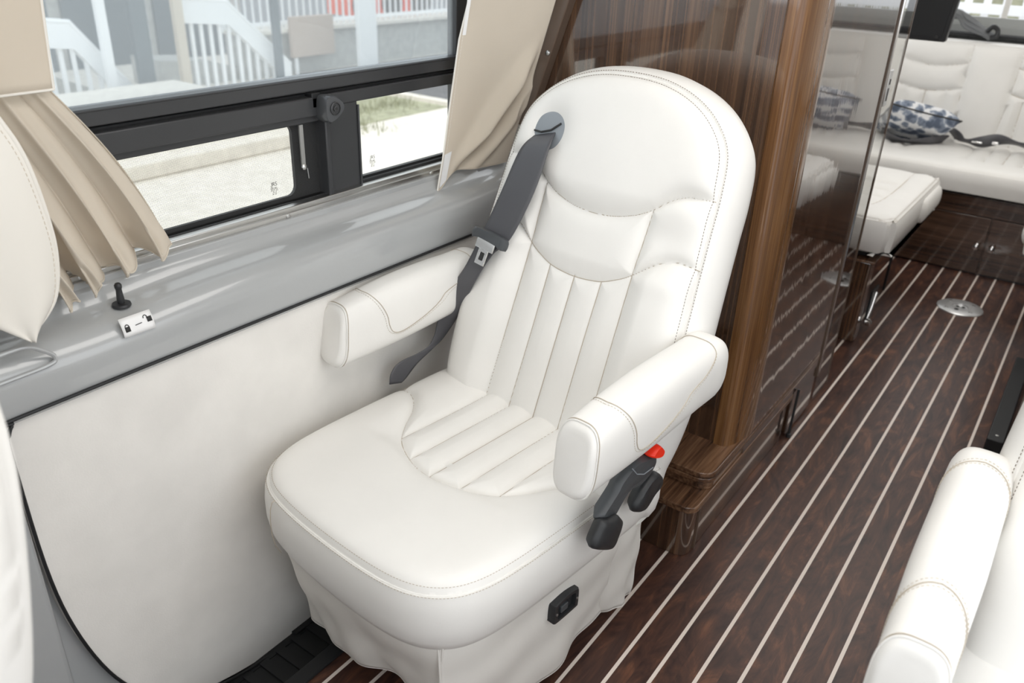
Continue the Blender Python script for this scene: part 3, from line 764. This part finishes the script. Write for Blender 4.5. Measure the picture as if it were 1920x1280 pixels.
F = [(i*5+j, i*5+j+5, i*5+j+6, i*5+j+1) for i in range(8) for j in range(4)]
mb.add(V, F, STK); mb.build('sticker_sheet', t, solid=.0008)
def icon(y, z, openl):
    mb = MB()
    for a, b in (((0, 0), (.0085, .008)),):
        mb.add([stk(y+a[0], z+a[1], .0022), stk(y+b[0], z+a[1], .0022), stk(y+b[0], z+b[1], .0022), stk(y+a[0], z+b[1], .0022)], [(0, 1, 2, 3)], INK)
    cy = y+.0042 if not openl else y-.0018
    pts = [(cy+.0031*math.cos(a), z+.0082+.0032*math.sin(a)) for a in np.linspace(PI+.2 if openl else PI, 0, 12)]
    pts = [(pts[0][0], z+.0075)]+pts+[(pts[-1][0], z+.0075)]
    mb.tube([stk(a, b, .0022) for a, b in pts], .0006, INK, 5)
    mb.build('padlock_icon', t, solid=.0003)
icon(.6075, .799, False); icon(.6475, .804, True)
mb = MB(); mb.tube([stk(.626, .8055, .0022), stk(.6375, .8062, .0022)], .0007, INK, 5); mb.build('dash_mark', t)

# ------------------------------------------------------------------ curtains
def cloth(name, parent, fn, nu, nv, mat, thick=.0016):
    mb = MB(); V = [fn(i/(nu-1), j/(nv-1)) for j in range(nv) for i in range(nu)]
    mb.add(V, [(j*nu+i, j*nu+i+1, (j+1)*nu+i+1, (j+1)*nu+i) for j in range(nv-1) for i in range(nu-1)], mat)
    return mb.build(name, parent, solid=thick, angle=180), V
t = thing('tied_curtain', 'beige gathered curtain tied with a flat band, hanging at the left of the window', 'curtain', (-1.25, .6, .9))
t.location = (0, 0, 0)
def lerp(a, b, k): return a*(1-k)+b*k
hemY = catmull([(.40,), (.545,), (.59,), (.64,), (.70,), (.760,)], 10)[:, 0]
def cur1(s, k):
    # k=0 at band (z 1.178) .. 1 at hem
    ytop = lerp(.38, .592, s); yb = float(np.interp(s, np.linspace(0, 1, len(hemY)), hemY))
    kk = k+.10*math.sin(PI*k)*s
    y = lerp(ytop, yb, min(1, kk))
    ph = 2*PI*(5.2*s+.16*math.sin(5*s)+.05*k*math.sin(9*s)); amp = .006+.032*k*(.75+.25*math.sin(7*s))
    hem = .008*math.sin(ph+1.0)+.006*math.sin(2.3*ph)
    z = lerp(1.180, .851+.042*s*s, k)+hem*k**6
    x = -1.265+amp*(2*abs(math.sin(ph/2))**.8-1)+.22*amp*math.sin(2*ph+1.5+3*k)+.014*(1-k)
    y += .55*amp*math.sin(ph+.6)*(1 if s < .95 else .2)
    if k > .82:
        x += .006*math.sin((k-.82)*14)*math.cos(3.1*ph)
    return (x, y, z)
o, V = cloth('gathered_cloth', t, cur1, 260, 70, CUR)
mb = MB(); mb.tube([V[i] for i in range(69*260, 70*260)], .0018, CUR, 6); mb.build('hem', o)
def band(s, k):
    y = lerp(.36, .596, s)+.018*k*s; z = lerp(1.176-.002*s, 1.42, k)
    x = -1.236+.012*math.sin(PI*s)-.002*math.cos(9*s)
    return (x, y, z)
o, V = cloth('tieback_band', t, band, 40, 20, CUR)
mb = MB(); mb.tube([V[i] for i in range(40)], .0022, CUR2, 6); mb.tube([V[i*40+39] for i in range(20)], .0022, CUR2, 6); mb.build('piping', o)

t = thing('cab_curtain_panel', 'smooth cream curtain flap with white piped edge at the left margin', 'curtain')
edge = catmull([(.455, 1.27), (.482, 1.18), (.511, 1.106), (.524, 1.02), (.525, .95), (.508, .886), (.463, .842)], 8)
left = catmull([(.26, 1.27), (.28, 1.16), (.30, 1.08), (.33, 1.0), (.36, .96), (.40, .90), (.458, .842)], 8)
def flap(s, k):
    i = k*(len(edge)-1); a = int(min(i, len(edge)-2)); f = i-a
    e = edge[a]*(1-f)+edge[a+1]*f; l = left[a]*(1-f)+left[a+1]*f
    p = l*(1-s)+e*s
    return (-1.178+.018*math.sin(PI*s)+.006*math.sin(2.4*PI*s+k*2)-.01*s, p[0], p[1])
o, V = cloth('flap_cloth', t, flap, 50, 60, CUR2)
mb = MB(); mb.tube([V[j*50+49] for j in range(60)], .0036, CUR2, 8)
dashes(mb, [np.array(V[j*50+47])+np.array((.0012, 0, 0)) for j in range(60)], CUR, .008, .005, .0005)
mb.build('piping', o)

t = thing('hanging_curtain', 'beige curtain hanging straight between the window and the wood cabinet', 'curtain')
lefty = [(1.50, .585+1.0), (1.254, 1.578), (1.17, 1.54), (1.025, 1.508), (.904, 1.482), (.837, 1.462)]
zs_ = np.array([.832, .904, 1.025, 1.171, 1.254, 1.45]); yl = np.array([1.462, 1.482, 1.508, 1.543, 1.578, 1.60])
def cur2(s, k):
    z = lerp(1.45, .832, k)
    y0 = float(np.interp(z, zs_, yl))
    y1 = 1.742-.02*k
    y = lerp(y0, y1, s)
    # lower left corner hangs to a point, hem rises to the right
    if k > .8:
        kk = (k-.8)/.2; z += kk*(.040*sm(np.array([s]), 0, .22)[0]-.014*s)
    x = -1.262+.010*math.sin(PI*s)+(.012+.29*max(0, z-.84))*s**1.3
    d = (k-.46)+(s-1)*.59-.02     # diagonal drag folds in the lower right
    ed = 1-sm(np.array([s]), .72, 1)[0]*sm(np.array([z]), .9, .97)[0]
    x += ed*.034*math.exp(-(d/.06)**2)*sm(np.array([s]), .1, .5)[0]-ed*.022*math.exp(-((d-.10)/.05)**2)*sm(np.array([s]), .1, .5)[0]+.016*math.exp(-((d-.2)/.05)**2)*sm(np.array([s]), .3, .7)[0]
    x += .004*math.sin(7*s+2*k)
    x = min(x, -1.250+.014*(1-s)+(.012+.29*max(0, z-.84))*s**1.3+.03*(1-sm(np.array([s]), .7, .95)[0]))
    return (x, y, z)
o, V = cloth('curtain_cloth', t, cur2, 120, 120, CUR)
mb = MB(); mb.tube([V[j*120] for j in range(120)], .0022, CUR2, 6); mb.tube([V[119*120+i] for i in range(120)], .0016, CUR, 6)
dashes(mb, [np.array(V[j*120+4])+np.array((.0012, 0, 0)) for j in range(120)], CUR2, .007, .005, .0005); mb.build('hem', o)
for ja, jb, ia, ib in ((20, 52, 2, 7), (103, 118, 1, 12)):
    mb = MB(); mb.add([np.array(V[j*120+i])+np.array((.0022, 0, 0)) for j in (ja, jb) for i in (ia, ib)], [(0, 1, 3, 2)], STK); mb.build('fastening_patch', o, smooth=False)

# ------------------------------------------------------------------ wood cabinet with steps
t = thing('wardrobe_cabinet', 'tall polished dark striped wood cabinet behind the captain chair', 'cabinet')
mb = MB(); mb.box((-1.19, 1.785, .22), (-.578, 1.83, 1.94), WOODV); mb.build('front_panel', t, smooth=False)
mb = MB(); mb.box((-.575, 1.86, .168), (-.533, 2.515, 1.94), WOODS); mb.build('side_panel', t, smooth=False)
mb = MB()
ar = [(-.60, 1.79), (-.590, 1.778)]+[(-.572+.041*math.sin(a), 1.90-.122*math.cos(a)) for a in np.linspace(0, PI/2, 16)]+[(-.533, 1.91), (-.60, 1.91)]
mb.prism(ar, .215, 1.94, POST, 'z'); mb.build('corner_post', t, angle=30)
mb = MB(); mb.box((-1.19, 1.83, .22), (-.575, 2.50, 1.94), WOODV); mb.build('carcass', t, smooth=False)
mb = MB(); mb.box((-.600, 2.515, .12), (-.530, 2.53, 1.94), BRN); mb.tube([(-.530, 2.53, .12), (-.530, 2.53, 1.94)], .004, CHR, 8); mb.build('metal_edge_strip', t)
mb = MB(); mb.box((-.536, 2.53, .02), (-.532, 2.695, 1.94), ACR); ac = mb.build('clear_side_guard', t, smooth=False)
mb = MB(); mb.box((-.537, 2.693, .02), (-.531, 2.699, 1.94), BRN); mb.build('guard_edge', ac)
mb = MB(); mb.box((-.531, 2.55, .985), (-.527, 2.585, 1.085), DISC); lt_ = mb.build('door_latch_plate', t, bevel=.002)
mb = MB(); mb.box((-.5275, 2.562, 1.0), (-.526, 2.572, 1.035), INK); mb.box((-.5275, 2.562, 1.045), (-.526, 2.572, 1.06), INK); mb.build('latch_slot', lt_)
def slab(poly, z0, z1, mat, name, par, lip=None):
    mb = MB(); mb.prism(poly, z0, z1, mat, 'z'); return mb.build(name, par, angle=30, bevel=.0025)
def cornered(x0, x1, y0, y1, r):   # rounded at (x1,y0)
    return [(x0, y1), (x0, y0)]+[(x1-r+r*math.sin(a), y0+r-r*math.cos(a)) for a in np.linspace(0, PI/2, 10)]+[(x1, y1)]
slab(cornered(-.95, -.545, 1.568, 2.27, .03), 0, .148, WOODV, 'lower_plinth', t)
slab(cornered(-.96, -.532, 1.552, 2.27, .03), .148, .166, WOODY, 'lower_step_top', t)
slab(cornered(-.96, -.537, 1.640, 2.27, .035), .166, .188, WOODY, 'upper_step_riser', t)
slab(cornered(-.96, -.532, 1.632, 2.50, .04), .190, .203, WOODY, 'upper_step_lip', t)
slab(cornered(-.96, -.532, 1.632, 2.50, .04), .205, .220, WOODY, 'upper_step_top', t)
mb = MB(); mb.box((-.547, 1.62, 0), (-.541, 1.626, .148), BRN)
mb.build('plinth_joint', t)
mb = MB(); mb.box((-.96, 2.27, .01), (-.60, 2.5, .2), WOODV); mb.build('rear_plinth', t)
mb = MB(); mb.tube([(-.527, 2.295, .005), (-.527, 2.30, .17)], .004, BLK, 8); mb.lathe([(.008, 0), (.008, .012), (.004, .014)], (-.527, 2.295, 0), BLK, 12)
mb.box((-.575, 2.29, .01), (-.536, 2.51, .168), WOODS)
mb.build('lower_door_end', t)
mb = MB(); mb.prism([(-1.138-.0, 1.255), (-1.238, .95), (-1.205, .95), (-1.10, 1.255), (-1.02, 1.50), (-1.055, 1.50)], 1.752, 1.785, BRN, 'y')
tr = mb.build('wall_scribe_strip', t, bevel=.003)
mb = MB(); mb.lathe([(.0065, 0), (.006, -.003), (.003, -.0045)], (-1.150, 1.752, 1.135), ALU, 16, 'y'); mb.build('screw', tr)

# ------------------------------------------------------------------ rear lounge
def cushion(name, par, x0, x1, y0, y1, z0, z1, seams=(), mat=LEA, r=.05, puff=.014, N=260, M=50, frame=None, pipe=True, stitch=False):
    o = rrect(x0, x1, y0, y1, r, 5); o = [o[i] for i in range(len(o))]
    xf = frame or (lambda u, v, h: (u, v, z1+h))
    d = z1-z0
    side = [(.004, -.005), (.012, -.02), (.014, -d*.5), (.008, -d*.9), (-.02, -d)]
    return upholster(name, par, o, lambda Q: puff+0*Q[:, 0], seams, xf, side, mat, ((x0+x1)/2, (y0+y1)/2), N=N, M=M, stitch_edge=stitch, lam=.02, seam_r=.0016, pipe=pipe)
CX = -.33
t = thing('rear_sofa', 'long cream leather sofa across the back of the van with dark wood drawer base', 'sofa')
mb = MB(); mb.box((-1.2, 4.285, 0), (.54, 4.9, .37), WOODX); mb.build('base', t, smooth=False)
mb = MB(); mb.box((-1.2, 4.265, .282), (.54, 4.285, .372), WOODX); mb.build('front_rail', t, bevel=.002)
for x0, x1 in ((-.70, -.298), (-.292, .06)):
    mb = MB(); mb.box((x0, 4.265, .01), (x1, 4.285, .278), WOODX); dr = mb.build('drawer_front', t, bevel=.002)
    kx = -.328 if x0 < -.5 else -.263
    mb = MB(); mb.lathe([(.013, 0), (.013, -.006), (.005, -.009), (.005, -.018), (.012, -.022), (.013, -.03), (.006, -.034)], (kx, 4.265, .142), CHR, 20, 'y'); mb.build('knob', dr)
sq = [catmull([(CX+x, 4.34), (CX+x, 4.6), (CX+x, 4.84)], 4) for x in (-.45, -.35, -.25, .0, .07, .14, .21)]
sq = [catmull([(x, 4.45), (x, 4.65), (x, 4.86)], 4) for x in (-.93, -.86, -.79, -.50, -.42, -.34, -.26, -.18, .08, .15, .22)]
cushion('seat_cushion', t, -1.19, .53, 4.235, 4.90, .374, .485, seams=sq, N=420, M=60, puff=.015)
bf = lambda u, v, h: (u, 4.865+v*math.sin(math.radians(10))-h, .48+v*math.cos(math.radians(10)))
bseams = []
def back_panel(a, b):
    c = (a+b)/2; hw = (b-a)/2
    out = [np.array([(a, .0), (a+.02, .25), (a+.025, .48)]), np.array([(b, 0), (b-.02, .25), (b-.02, .48)])]
    for vv, dip in ((.37, .035), (.245, .035)):
        out.append(catmull([(c-hw+.02, vv+dip*.7), (c-hw*.6, vv+dip*.3), (c, vv-.004), (c+hw*.6, vv+dip*.3), (c+hw-.02, vv+dip*.7)], 6))
    for q in (-.5, 0, .5): out.append(np.array([(c+q*hw*1.1, .243+.02*abs(q)), (c+q*hw*1.1, 0)]))
    return out
for a, b in ((-1.01, -.635), (-.45, -.08), (.10, .47)): bseams += back_panel(a, b)
o_ = rrect(-1.19, .53, -.02, .485, .05, 5)
upholster('back_cushion', t, o_, lambda Q: .022+0*Q[:, 0], bseams, bf, [(.004, -.005), (.012, -.02), (.012, -.1), (0, -.14)], LEA, (-.33, .25), N=440, M=60, stitch_edge=False, lam=.02, seam_r=.0016)

def bench(x0, x1, sgn, label, y0):
    t = thing('bench_seat', label, 'bench'); BY = 3.92
    ce = (x1 if sgn > 0 else x0)
    inner = x1 if sgn > 0 else x0
    sx = [np.array([(x0+.10, y0+.16), (x1-.12, y0+.16)]), ]
    sx = [catmull([(inner-sgn*.10, BY-.02), (inner-sgn*.11, y0+.25), (inner-sgn*.22, y0+.12), (inner-sgn*.6, y0+.11)], 6)]
    sx += [np.array([(inner-sgn*.115, yy), (inner-sgn*.6, yy)]) for yy in (y0+.3, y0+.42, y0+.54)]
    cushion('seat_cushion', t, x0, x1, y0, BY, .372, .505, seams=sx, N=300, M=60, r=.07, stitch=True)
    mb = MB(); secs = []
    for q, rr in ((0, .012), (.01, .026), (.03, .032), (.3, .032), (.33, .026), (.34, .012)):
        secs.append([(inner+sgn*(.012+rr*.7*math.cos(a)), 3.56+q, .435+rr*1.6*math.sin(a)) for a in np.linspace(0, 2*PI, 21)[:-1]])
    mb.loft(secs, LEA); mb.build('side_bolster', t)
    px0, px1 = (x0, -.556) if sgn > 0 else (.10, x1)
    mb = MB(); mb.box((px0+.0, y0+.02, 0), (px1, y0+.09, .335), WOODV); pd = mb.build('pedestal', t, bevel=.008)
    mb = MB(); mb.box((px0, y0+.0, .335), (px1+.012*sgn if sgn > 0 else px1, y0+.12, .345), WOODY); mb.build('pedestal_top', t, bevel=.003)
    mb = MB(); mb.box((px0+.05, y0+.04, .345), (px1-.03 if sgn > 0 else px1, y0+.43, .375), RUB); mb.build('slide_frame', t, bevel=.01)
    return t
b1 = bench(-1.18, -.515, 1, 'cream leather bench seat on a dark wood pedestal behind the cabinet', 3.10)
mb = MB(); mb.tube([(-.548, 3.25, .06), (-.545, 3.27, .10), (-.545, 3.30, .16)], .008, CHR, 10); mb.lathe([(.004, -.01), (.014, -.004), (.014, .012), (.006, .02)], (-.541, 3.22, .06), CHR, 16, 'x')
mb.box((-.556, 3.24, .04), (-.548, 3.34, .18), BLK); mb.build('chrome_catch', b1)
mb = MB(); mb.tube([(-.60, 3.78, .0), (-.60, 3.78, .375)], .006, BLK, 8); mb.build('thin_leg', b1)
bench(-.105, .56, -1, 'cream leather bench seat right of the aisle, mirrored in the polished cabinet side', 3.42)

def pillow(loc, rot, s, label):
    t = MB(); n = 30; V = []
    for side in (1, -1):
        for i in range(n):
            for j in range(n):
                u, v = 2*i/(n-1)-1, 2*j/(n-1)-1
                e = (1-u**4)*(1-v**4); h = .40*max(e, 0)**.5
                pinch = 1-.10*(1-abs(u)**3)*abs(v)**3*0-.07*((1-u*u)*v*v+(1-v*v)*u*u)
                V.append((u*s*pinch, v*s*pinch, side*h*s))
    F = [(k*n*n+i*n+j, k*n*n+i*n+j+1, k*n*n+(i+1)*n+j+1, k*n*n+(i+1)*n+j) for k in (0, 1) for i in range(n-1) for j in range(n-1)]
    t.add(V, F, PIL); o = t.build('throw_pillow', angle=180)
    o.location = loc; o.rotation_euler = rot
    b = MB(); rim = [V[i*n] for i in range(n)]+[V[(n-1)*n+j] for j in range(n)]+[V[i*n+n-1] for i in range(n-1, -1, -1)]+[V[j] for j in range(n-1, -1, -1)]
    b.tube(rim, .004, INK, 6); b.build('piping', o)
    return tag(o, label, 'pillow')
pillow((-.80, 4.68, .585), (math.radians(-28), math.radians(10), math.radians(22)), .17, 'blue and white patterned pillow lying on the left half of the rear sofa')
pillow((.20, 4.62, .60), (math.radians(-40), math.radians(-8), math.radians(-15)), .17, 'blue and white patterned pillow on the right half of the rear sofa')

def strap(name, pts, label, wd=.06):
    P = catmull(pts, 10); mb = MB(); V = []
    for i, p in enumerate(P):
        d = P[min(i+1, len(P)-1)]-P[max(i-1, 0)]; d /= np.linalg.norm(d); n = np.cross(d, (0, .45, .9)); n /= np.linalg.norm(n)
        tw = .5*math.sin(i*.23)
        n2 = np.cross(n, d); n = n*math.cos(tw+.5)+n2*math.sin(tw+.5)
        V += [p+n*wd/2, p-n*wd/2]
    mb.add(V, [(2*i, 2*i+1, 2*i+3, 2*i+2) for i in range(len(P)-1)], WEB)
    o = mb.build(name, solid=.004, angle=180)
    return tag(o, label, 'seat belt')
s1 = strap('lap_belt', [(-.64, 4.84, .53), (-.60, 4.74, .545), (-.55, 4.72, .525), (-.48, 4.72, .53), (-.40, 4.74, .55), (-.30, 4.74, .54), (-.2, 4.70, .53), (-.05, 4.70, .53), (.1, 4.74, .525), (.3, 4.8, .53)], 'black lap belt lying loose along the middle and right of the rear sofa seat')
mb = MB(); mb.box((-.52, 4.69, .525), (-.47, 4.73, .535), CHR); mb.build('tongue', s1, bevel=.004)
mb = MB(); mb.box((-.43, 4.69, .53), (-.40, 4.72, .545), CHR); mb.build('adjuster', s1, bevel=.004)
strap('lap_belt', [(-.98, 4.76, .52), (-.9, 4.60, .515), (-.80, 4.55, .512), (-.70, 4.60, .515), (-.64, 4.70, .52)], 'black lap belt tucked under the left patterned pillow')

CBL = plain('grey_cable', srgb(110, 112, 114), .5)
# rolled cable bundle on sofa back
mb = MB()
for k in range(6):
    o1 = .018*math.cos(k); o2 = .018*math.sin(k)
    mb.tube(catmull([(-1.0+o1, 5.02, 1.06+o2), (-.80, 5.03+o1, 1.075+o2+.006*k), (-.72+o1, 5.02, 1.05+o2*1.3), (-.64, 5.01+o1, 1.015+o2*.6), (-.60+o2*.5, 5.0, .995+o1*.5)], 8), .011, CBL, 8)
mb.tube(catmull([(-.62, 4.985, 1.02), (-.60, 4.98, 1.045), (-.575, 4.985, 1.03), (-.575, 4.98, 1.0), (-.60, 4.98, .995)], 6), .012, BLK, 8, closed=False)
tag(mb.build('cable_bundle'), 'bundle of grey cables rolled up on top of the rear sofa back', 'cable')
# rear window sill + frame
mb = MB(); mb.box((-1.1, 5.05, .985), (.54, 5.21, 1.0), RUB); mb.box((-1.1, 5.14, 1.0), (.6, 5.21, 1.035), SIL); mb.box((-1.1, 5.17, 1.035), (.6, 5.21, 1.075), SIL); mb.box((-.60, 5.18, 1.0), (-.575, 5.2, 1.6), CEIL)
struct(mb.build('window_2', smooth=False))

# hanging screen
t = thing('television', 'black flat screen hanging down beside the aisle, only its lower corner in view', 'television', (-.62, 3.4, 1.095))
def tvx(x, y, z): return (x+.08*z, y, z)
mb = MB(); mb.box((-.085, -.02, 0), (.075, .02, .42), BLK, tvx); b_ = mb.build('screen_body', t, bevel=.006)
mb = MB(); mb.box((-.078, -.023, .015), (.06, -.0201, .41), RUB, tvx); mb.build('screen', t)
mb = MB(); mb.lathe([(.006, 0), (.006, -.003)], (.045, -.0235, .015), INK, 12, 'y'); mb.build('power_button', t)
mb = MB(); mb.box((-.03, .02, .2), (.03, .05, .85), RUB, tvx); mb.build('wall_bracket', t)

# table socket disc in the floor
t = thing('table_leg_socket', 'round metal table leg socket set in the striped floor', 'floor socket', (-.282, 3.78, 0))
mb = MB(); mb.lathe([(.092, 0), (.092, .004), (.088, .0075), (.045, .010), (.034, .010), (.030, .004), (.001, .004)], (0, 0, 0), DISC, 48); mb.build('socket_plate', t)
for k in range(4):
    a = PI/4+k*PI/2; mb = MB(); mb.lathe([(.007, 0), (.007, .002), (.003, .003)], (.066*math.cos(a), .066*math.sin(a), .0085), CHR, 12); mb.build('screw', t)
for q in ((-.008, -.045, .0098, .009), (-.01, .004, .006, .007), (.012, .006, .006, .007)):
    mb = MB(); mb.lathe([(q[3], 0), (q[3], .001)], q[:3], INK, 14); mb.build('pin_hole', t)
# tiny paper crumbs are left out; galley on the right
t = thing('galley_cabinet', 'polished dark wood galley cabinet at the right edge with black toe rail', 'cabinet')
mb = MB(); mb.box((-.018, 2.60, 0), (.030, 3.30, .05), RUB); rl = mb.build('toe_rail', t, bevel=.004)
mb = MB(); mb.lathe([(.005, 0), (.005, .0015), (.002, .002)], (.006, 2.635, .05), ALU, 12); mb.build('screw', rl)
mb = MB(); mb.box((.055, 2.5, .0), (.62, 3.30, .9), WOODS); mb.build('carcass', t, smooth=False)
mb = MB(); mb.box((.035, 2.49, .0), (.055, 2.52, .9), ALU); mb.build('metal_edge_strip', t, bevel=.003)
mb = MB(); mb.box((.03, 2.48, .9), (.63, 3.31, .93), WOODY); mb.build('counter_top', t, bevel=.004)

# ------------------------------------------------------------------ outside
mb = MB(); mb.box((-13, -12, -.75), (-1.6, 40, -.6), CON); tag(mb.build('pavement', smooth=False), None or 'pale concrete pavement outside the windows', 'pavement', kind='structure')
mb = MB(); mb.box((-60, -30, -.9), (60, 60, -.76), ASP); tag(mb.build('ground', smooth=False), 'asphalt ground around the van', 'ground', kind='structure')
mb = MB(); mb.box((-9.0, 3.0, -.6), (-6.75, 5.75, -.30), CON); mb.box((-9.0, 2.6, -.6), (-6.45, 5.9, -.46), CON)
tag(mb.build('entrance_steps', bevel=.02), 'low pale concrete steps outside the lower left pane', 'steps')
mb = MB(); mb.box((-7.9, 6.1, -.6), (-6.7, 8.0, -.592), GRS)
tag(mb.build('grass_strip', smooth=False), 'patchy dry grass seen through the small right pane', 'grass', kind='stuff')
mb = MB(); rnd = random.Random(4)
for cx, cy, nn in ((-6.62, 6.35, 160), (-7.3, 7.0, 200), (-7.2, 7.6, 160)):
    for k in range(nn):
        x, y = cx+rnd.gauss(0, .16), cy+rnd.gauss(0, .18); h = rnd.uniform(.04, .14); a = rnd.uniform(0, 6.28)
        mb.add([(x, y, -.6), (x+.012*math.cos(a), y+.012*math.sin(a), -.6), (x+rnd.gauss(0, .03), y+rnd.gauss(0, .03), -.6+h)], [(0, 1, 2)], GRS)
tag(mb.build('weed_tufts', smooth=False), 'green weeds growing at the pavement edge beyond the right pane', 'weeds', kind='stuff')
mb = MB(); mb.box((-9.8, 8.2, -.6), (-1.7, 30, -.595), ASP); mb.box((-8.4, 8.05, -.6), (-1.7, 8.2, -.56), CON); tag(mb.build('asphalt_lane', smooth=False), 'grey asphalt lane at the top of the small right pane', 'road', kind='structure')
mb = MB(); mb.box((-10.2, 7.4, -.6), (-9.9, 30, -.02), CON2); mb.box((-10.3, 7.4, -.02), (-9.8, 30, .03), CON)
tag(mb.build('retaining_wall', smooth=False), 'low grey concrete wall beyond the large pane', 'wall')
def fence(x, y0, y1, z0, z1, label):
    t = thing('metal_fence', label, 'fence', (x, y0, z0)); mb = MB(); Ln = y1-y0; h = z1-z0
    mb.box((-.02, 0, h-.05), (.02, Ln, h), WHT); mb.box((-.02, 0, .04), (.02, Ln, .09), WHT); mb.build('rail', t, smooth=False)
    y = .01
    while y < Ln: mb = MB(); mb.box((-.012, y, 0), (.012, y+.025, h), WHT); mb.build('picket', t, smooth=False); y += .13
    return t
fence(-10.0, 7.2, 15, .03, .95, 'white metal fence on top of the concrete wall beyond the large pane')
for y, h, wd in ((10.2, .55, .5), (10.9, .75, .45), (11.6, .5, .5)):
    mb = MB()
    mb.box((-11.2, y, .03), (-10.6, y+wd, h), ORG); mb.prism([(y, h), (y+wd*.8, h), (y+wd*.55, h+.5), (y+wd*.25, h+.5)], -11.1, -10.7, ORG)
    mb.box((-11.15, y+.06, h*.5), (-10.58, y+wd-.1, h*.9), RUB); mb.lathe([(.2, 0), (.2, .15)], (-10.6, y+wd*.4, .2), RUB, 16, 'x')
    tag(mb.build('orange_machine', bevel=.02), {10.2: 'orange machine behind the white fence, leftmost of three', 10.9: 'orange machine behind the white fence, middle of three', 11.6: 'orange machine behind the white fence, rightmost of three'}[y], 'machine')
def stair_rail(x, P, label, flat=.0):
    # P: (y,z) flat start, top bend, lower end ; pickets down to stair line
    t = thing('stair_railing', label, 'railing', (0, 0, 0)); mb = MB()
    (y0, z0), (y1, z1), (y2, z2) = P
    hgt = .26
    poly = [(y0, z0), (y1, z1), (y2, z2), (y2, z2-hgt), (y1, z1-hgt), (y0, z0-hgt)]
    mb.prism(poly, x-.05, x+.05, WHT); mb.tube([(x+.03, y0, z0+.02), (x+.03, y1, z1+.02), (x+.03, y2, z2+.02)], .03, WHT, 8); mb.build('handrail', t, smooth=False)
    y = y0
    while y < y2:
        zt = float(np.interp(y, [y0, y1, y2], [z0, z1, z2]))-hgt
        mb = MB(); mb.box((x-.015, y, -.6), (x+.015, y+.045, zt), WHT); y += .135
        mb.build('picket', t, smooth=False)
    mb = MB(); mb.prism([(y0, -.6), (y0, -.25), (y1, -.3), (y2, -.58), (y2, -.6)], x-1.2, x-.5, CON2); mb.build('stair_block', t, smooth=False)
    return t
stair_rail(-9.5, [(4.04, .42), (4.88, .32), (5.54, -.50)], 'white stair railing behind the large pane, nearest the left curtain')
stair_rail(-9.5, [(6.25, .51), (6.93, .45), (7.88, -.40)], 'white stair railing behind the large pane, right of the dark doorway')
def post(y0, y1, x, m, label, z1=2.6, nm='porch_post'):
    mb = MB(); mb.box((x-.04, y0, -.6), (x+.04, y1, z1), m); mb.box((x-.06, y0-.02, -.6), (x+.06, y1+.02, -.55), m); return tag(mb.build(nm, bevel=.005), label, 'post')
post(5.11, 5.21, -9.3, WHT, 'slim white porch post outside, left of the dark door post')
post(5.50, 5.69, -9.3, GLD, 'slate grey porch post outside between two railings')
post(6.05, 6.17, -9.3, CUR, 'beige porch post outside, just left of the second railing')
post(7.50, 7.60, -9.3, GLD, 'slim grey porch post outside at the end of the second railing')
post(8.75, 9.1, -9, WHT, 'thick white column outside in front of the concrete wall', nm='concrete_column')
t = thing('storefront_building', 'grey storefront with glass doors beyond the stair railings', 'building')
mb = MB(); mb.box((-12.6, -4, -.6), (-12.2, 9.2, 4), CON2); mb.build('facade', t, smooth=False)
for y in (3.4, 4.8, 6.2, 7.6):
    mb = MB(); mb.box((-12.2, y, -.6), (-12.15, y+1.2, 2.2), GLD); mb.build('glass_door', t, smooth=False)
mb = MB(); mb.box((-9.78, 8.15, -.35), (-9.7, 8.95, .2), plain('tan_panel', srgb(190, 172, 158), .8)); mb.box((-9.76, 8.2, -.6), (-9.72, 8.25, -.35), WHT); tag(mb.build('tan_board', bevel=.01), 'tan board standing against the low concrete wall', 'board')
# fence seen through the rear window
t = thing('white_picket_fence', 'white picket fence outside the rear window', 'fence', (0, 7.5, 0)); mb = MB()
mb.box((-4, -.02, .95), (3, .02, 1.02), WHT); mb.build('rail', t, smooth=False)
x = -4
while x < 3:
    mb = MB(); mb.box((x, -.015, -.76), (x+.05, .015, 1.35), WHT); x += .13; mb.build('picket', t, smooth=False)
mb = MB(); mb.box((-8, 11.2, -.76), (6, 11.8, .9), GRS); tag(mb.build('hedge', smooth=False), 'green hedge behind the white picket fence', 'hedge')

# repeats share a group phrase
for pre, gr in (('captains_chair', 'cream captain chairs'), ('throw_pillow', 'patterned pillows on the rear sofa'), ('lap_belt', 'lap belts on the rear sofa'),
                ('porch_post', 'porch posts outside the window'), ('orange_machine', 'orange machines behind the fence'), ('stair_railing', 'white stair railings outside'),
                ('bench_seat', 'bench seats beside the rear aisle'), ('fill_light_housing', 'added ceiling fill lights')):
    for o in bpy.data.objects:
        if o.parent is None and o.type in ('MESH', 'EMPTY') and o.name.split('.')[0] == pre: o['group'] = gr
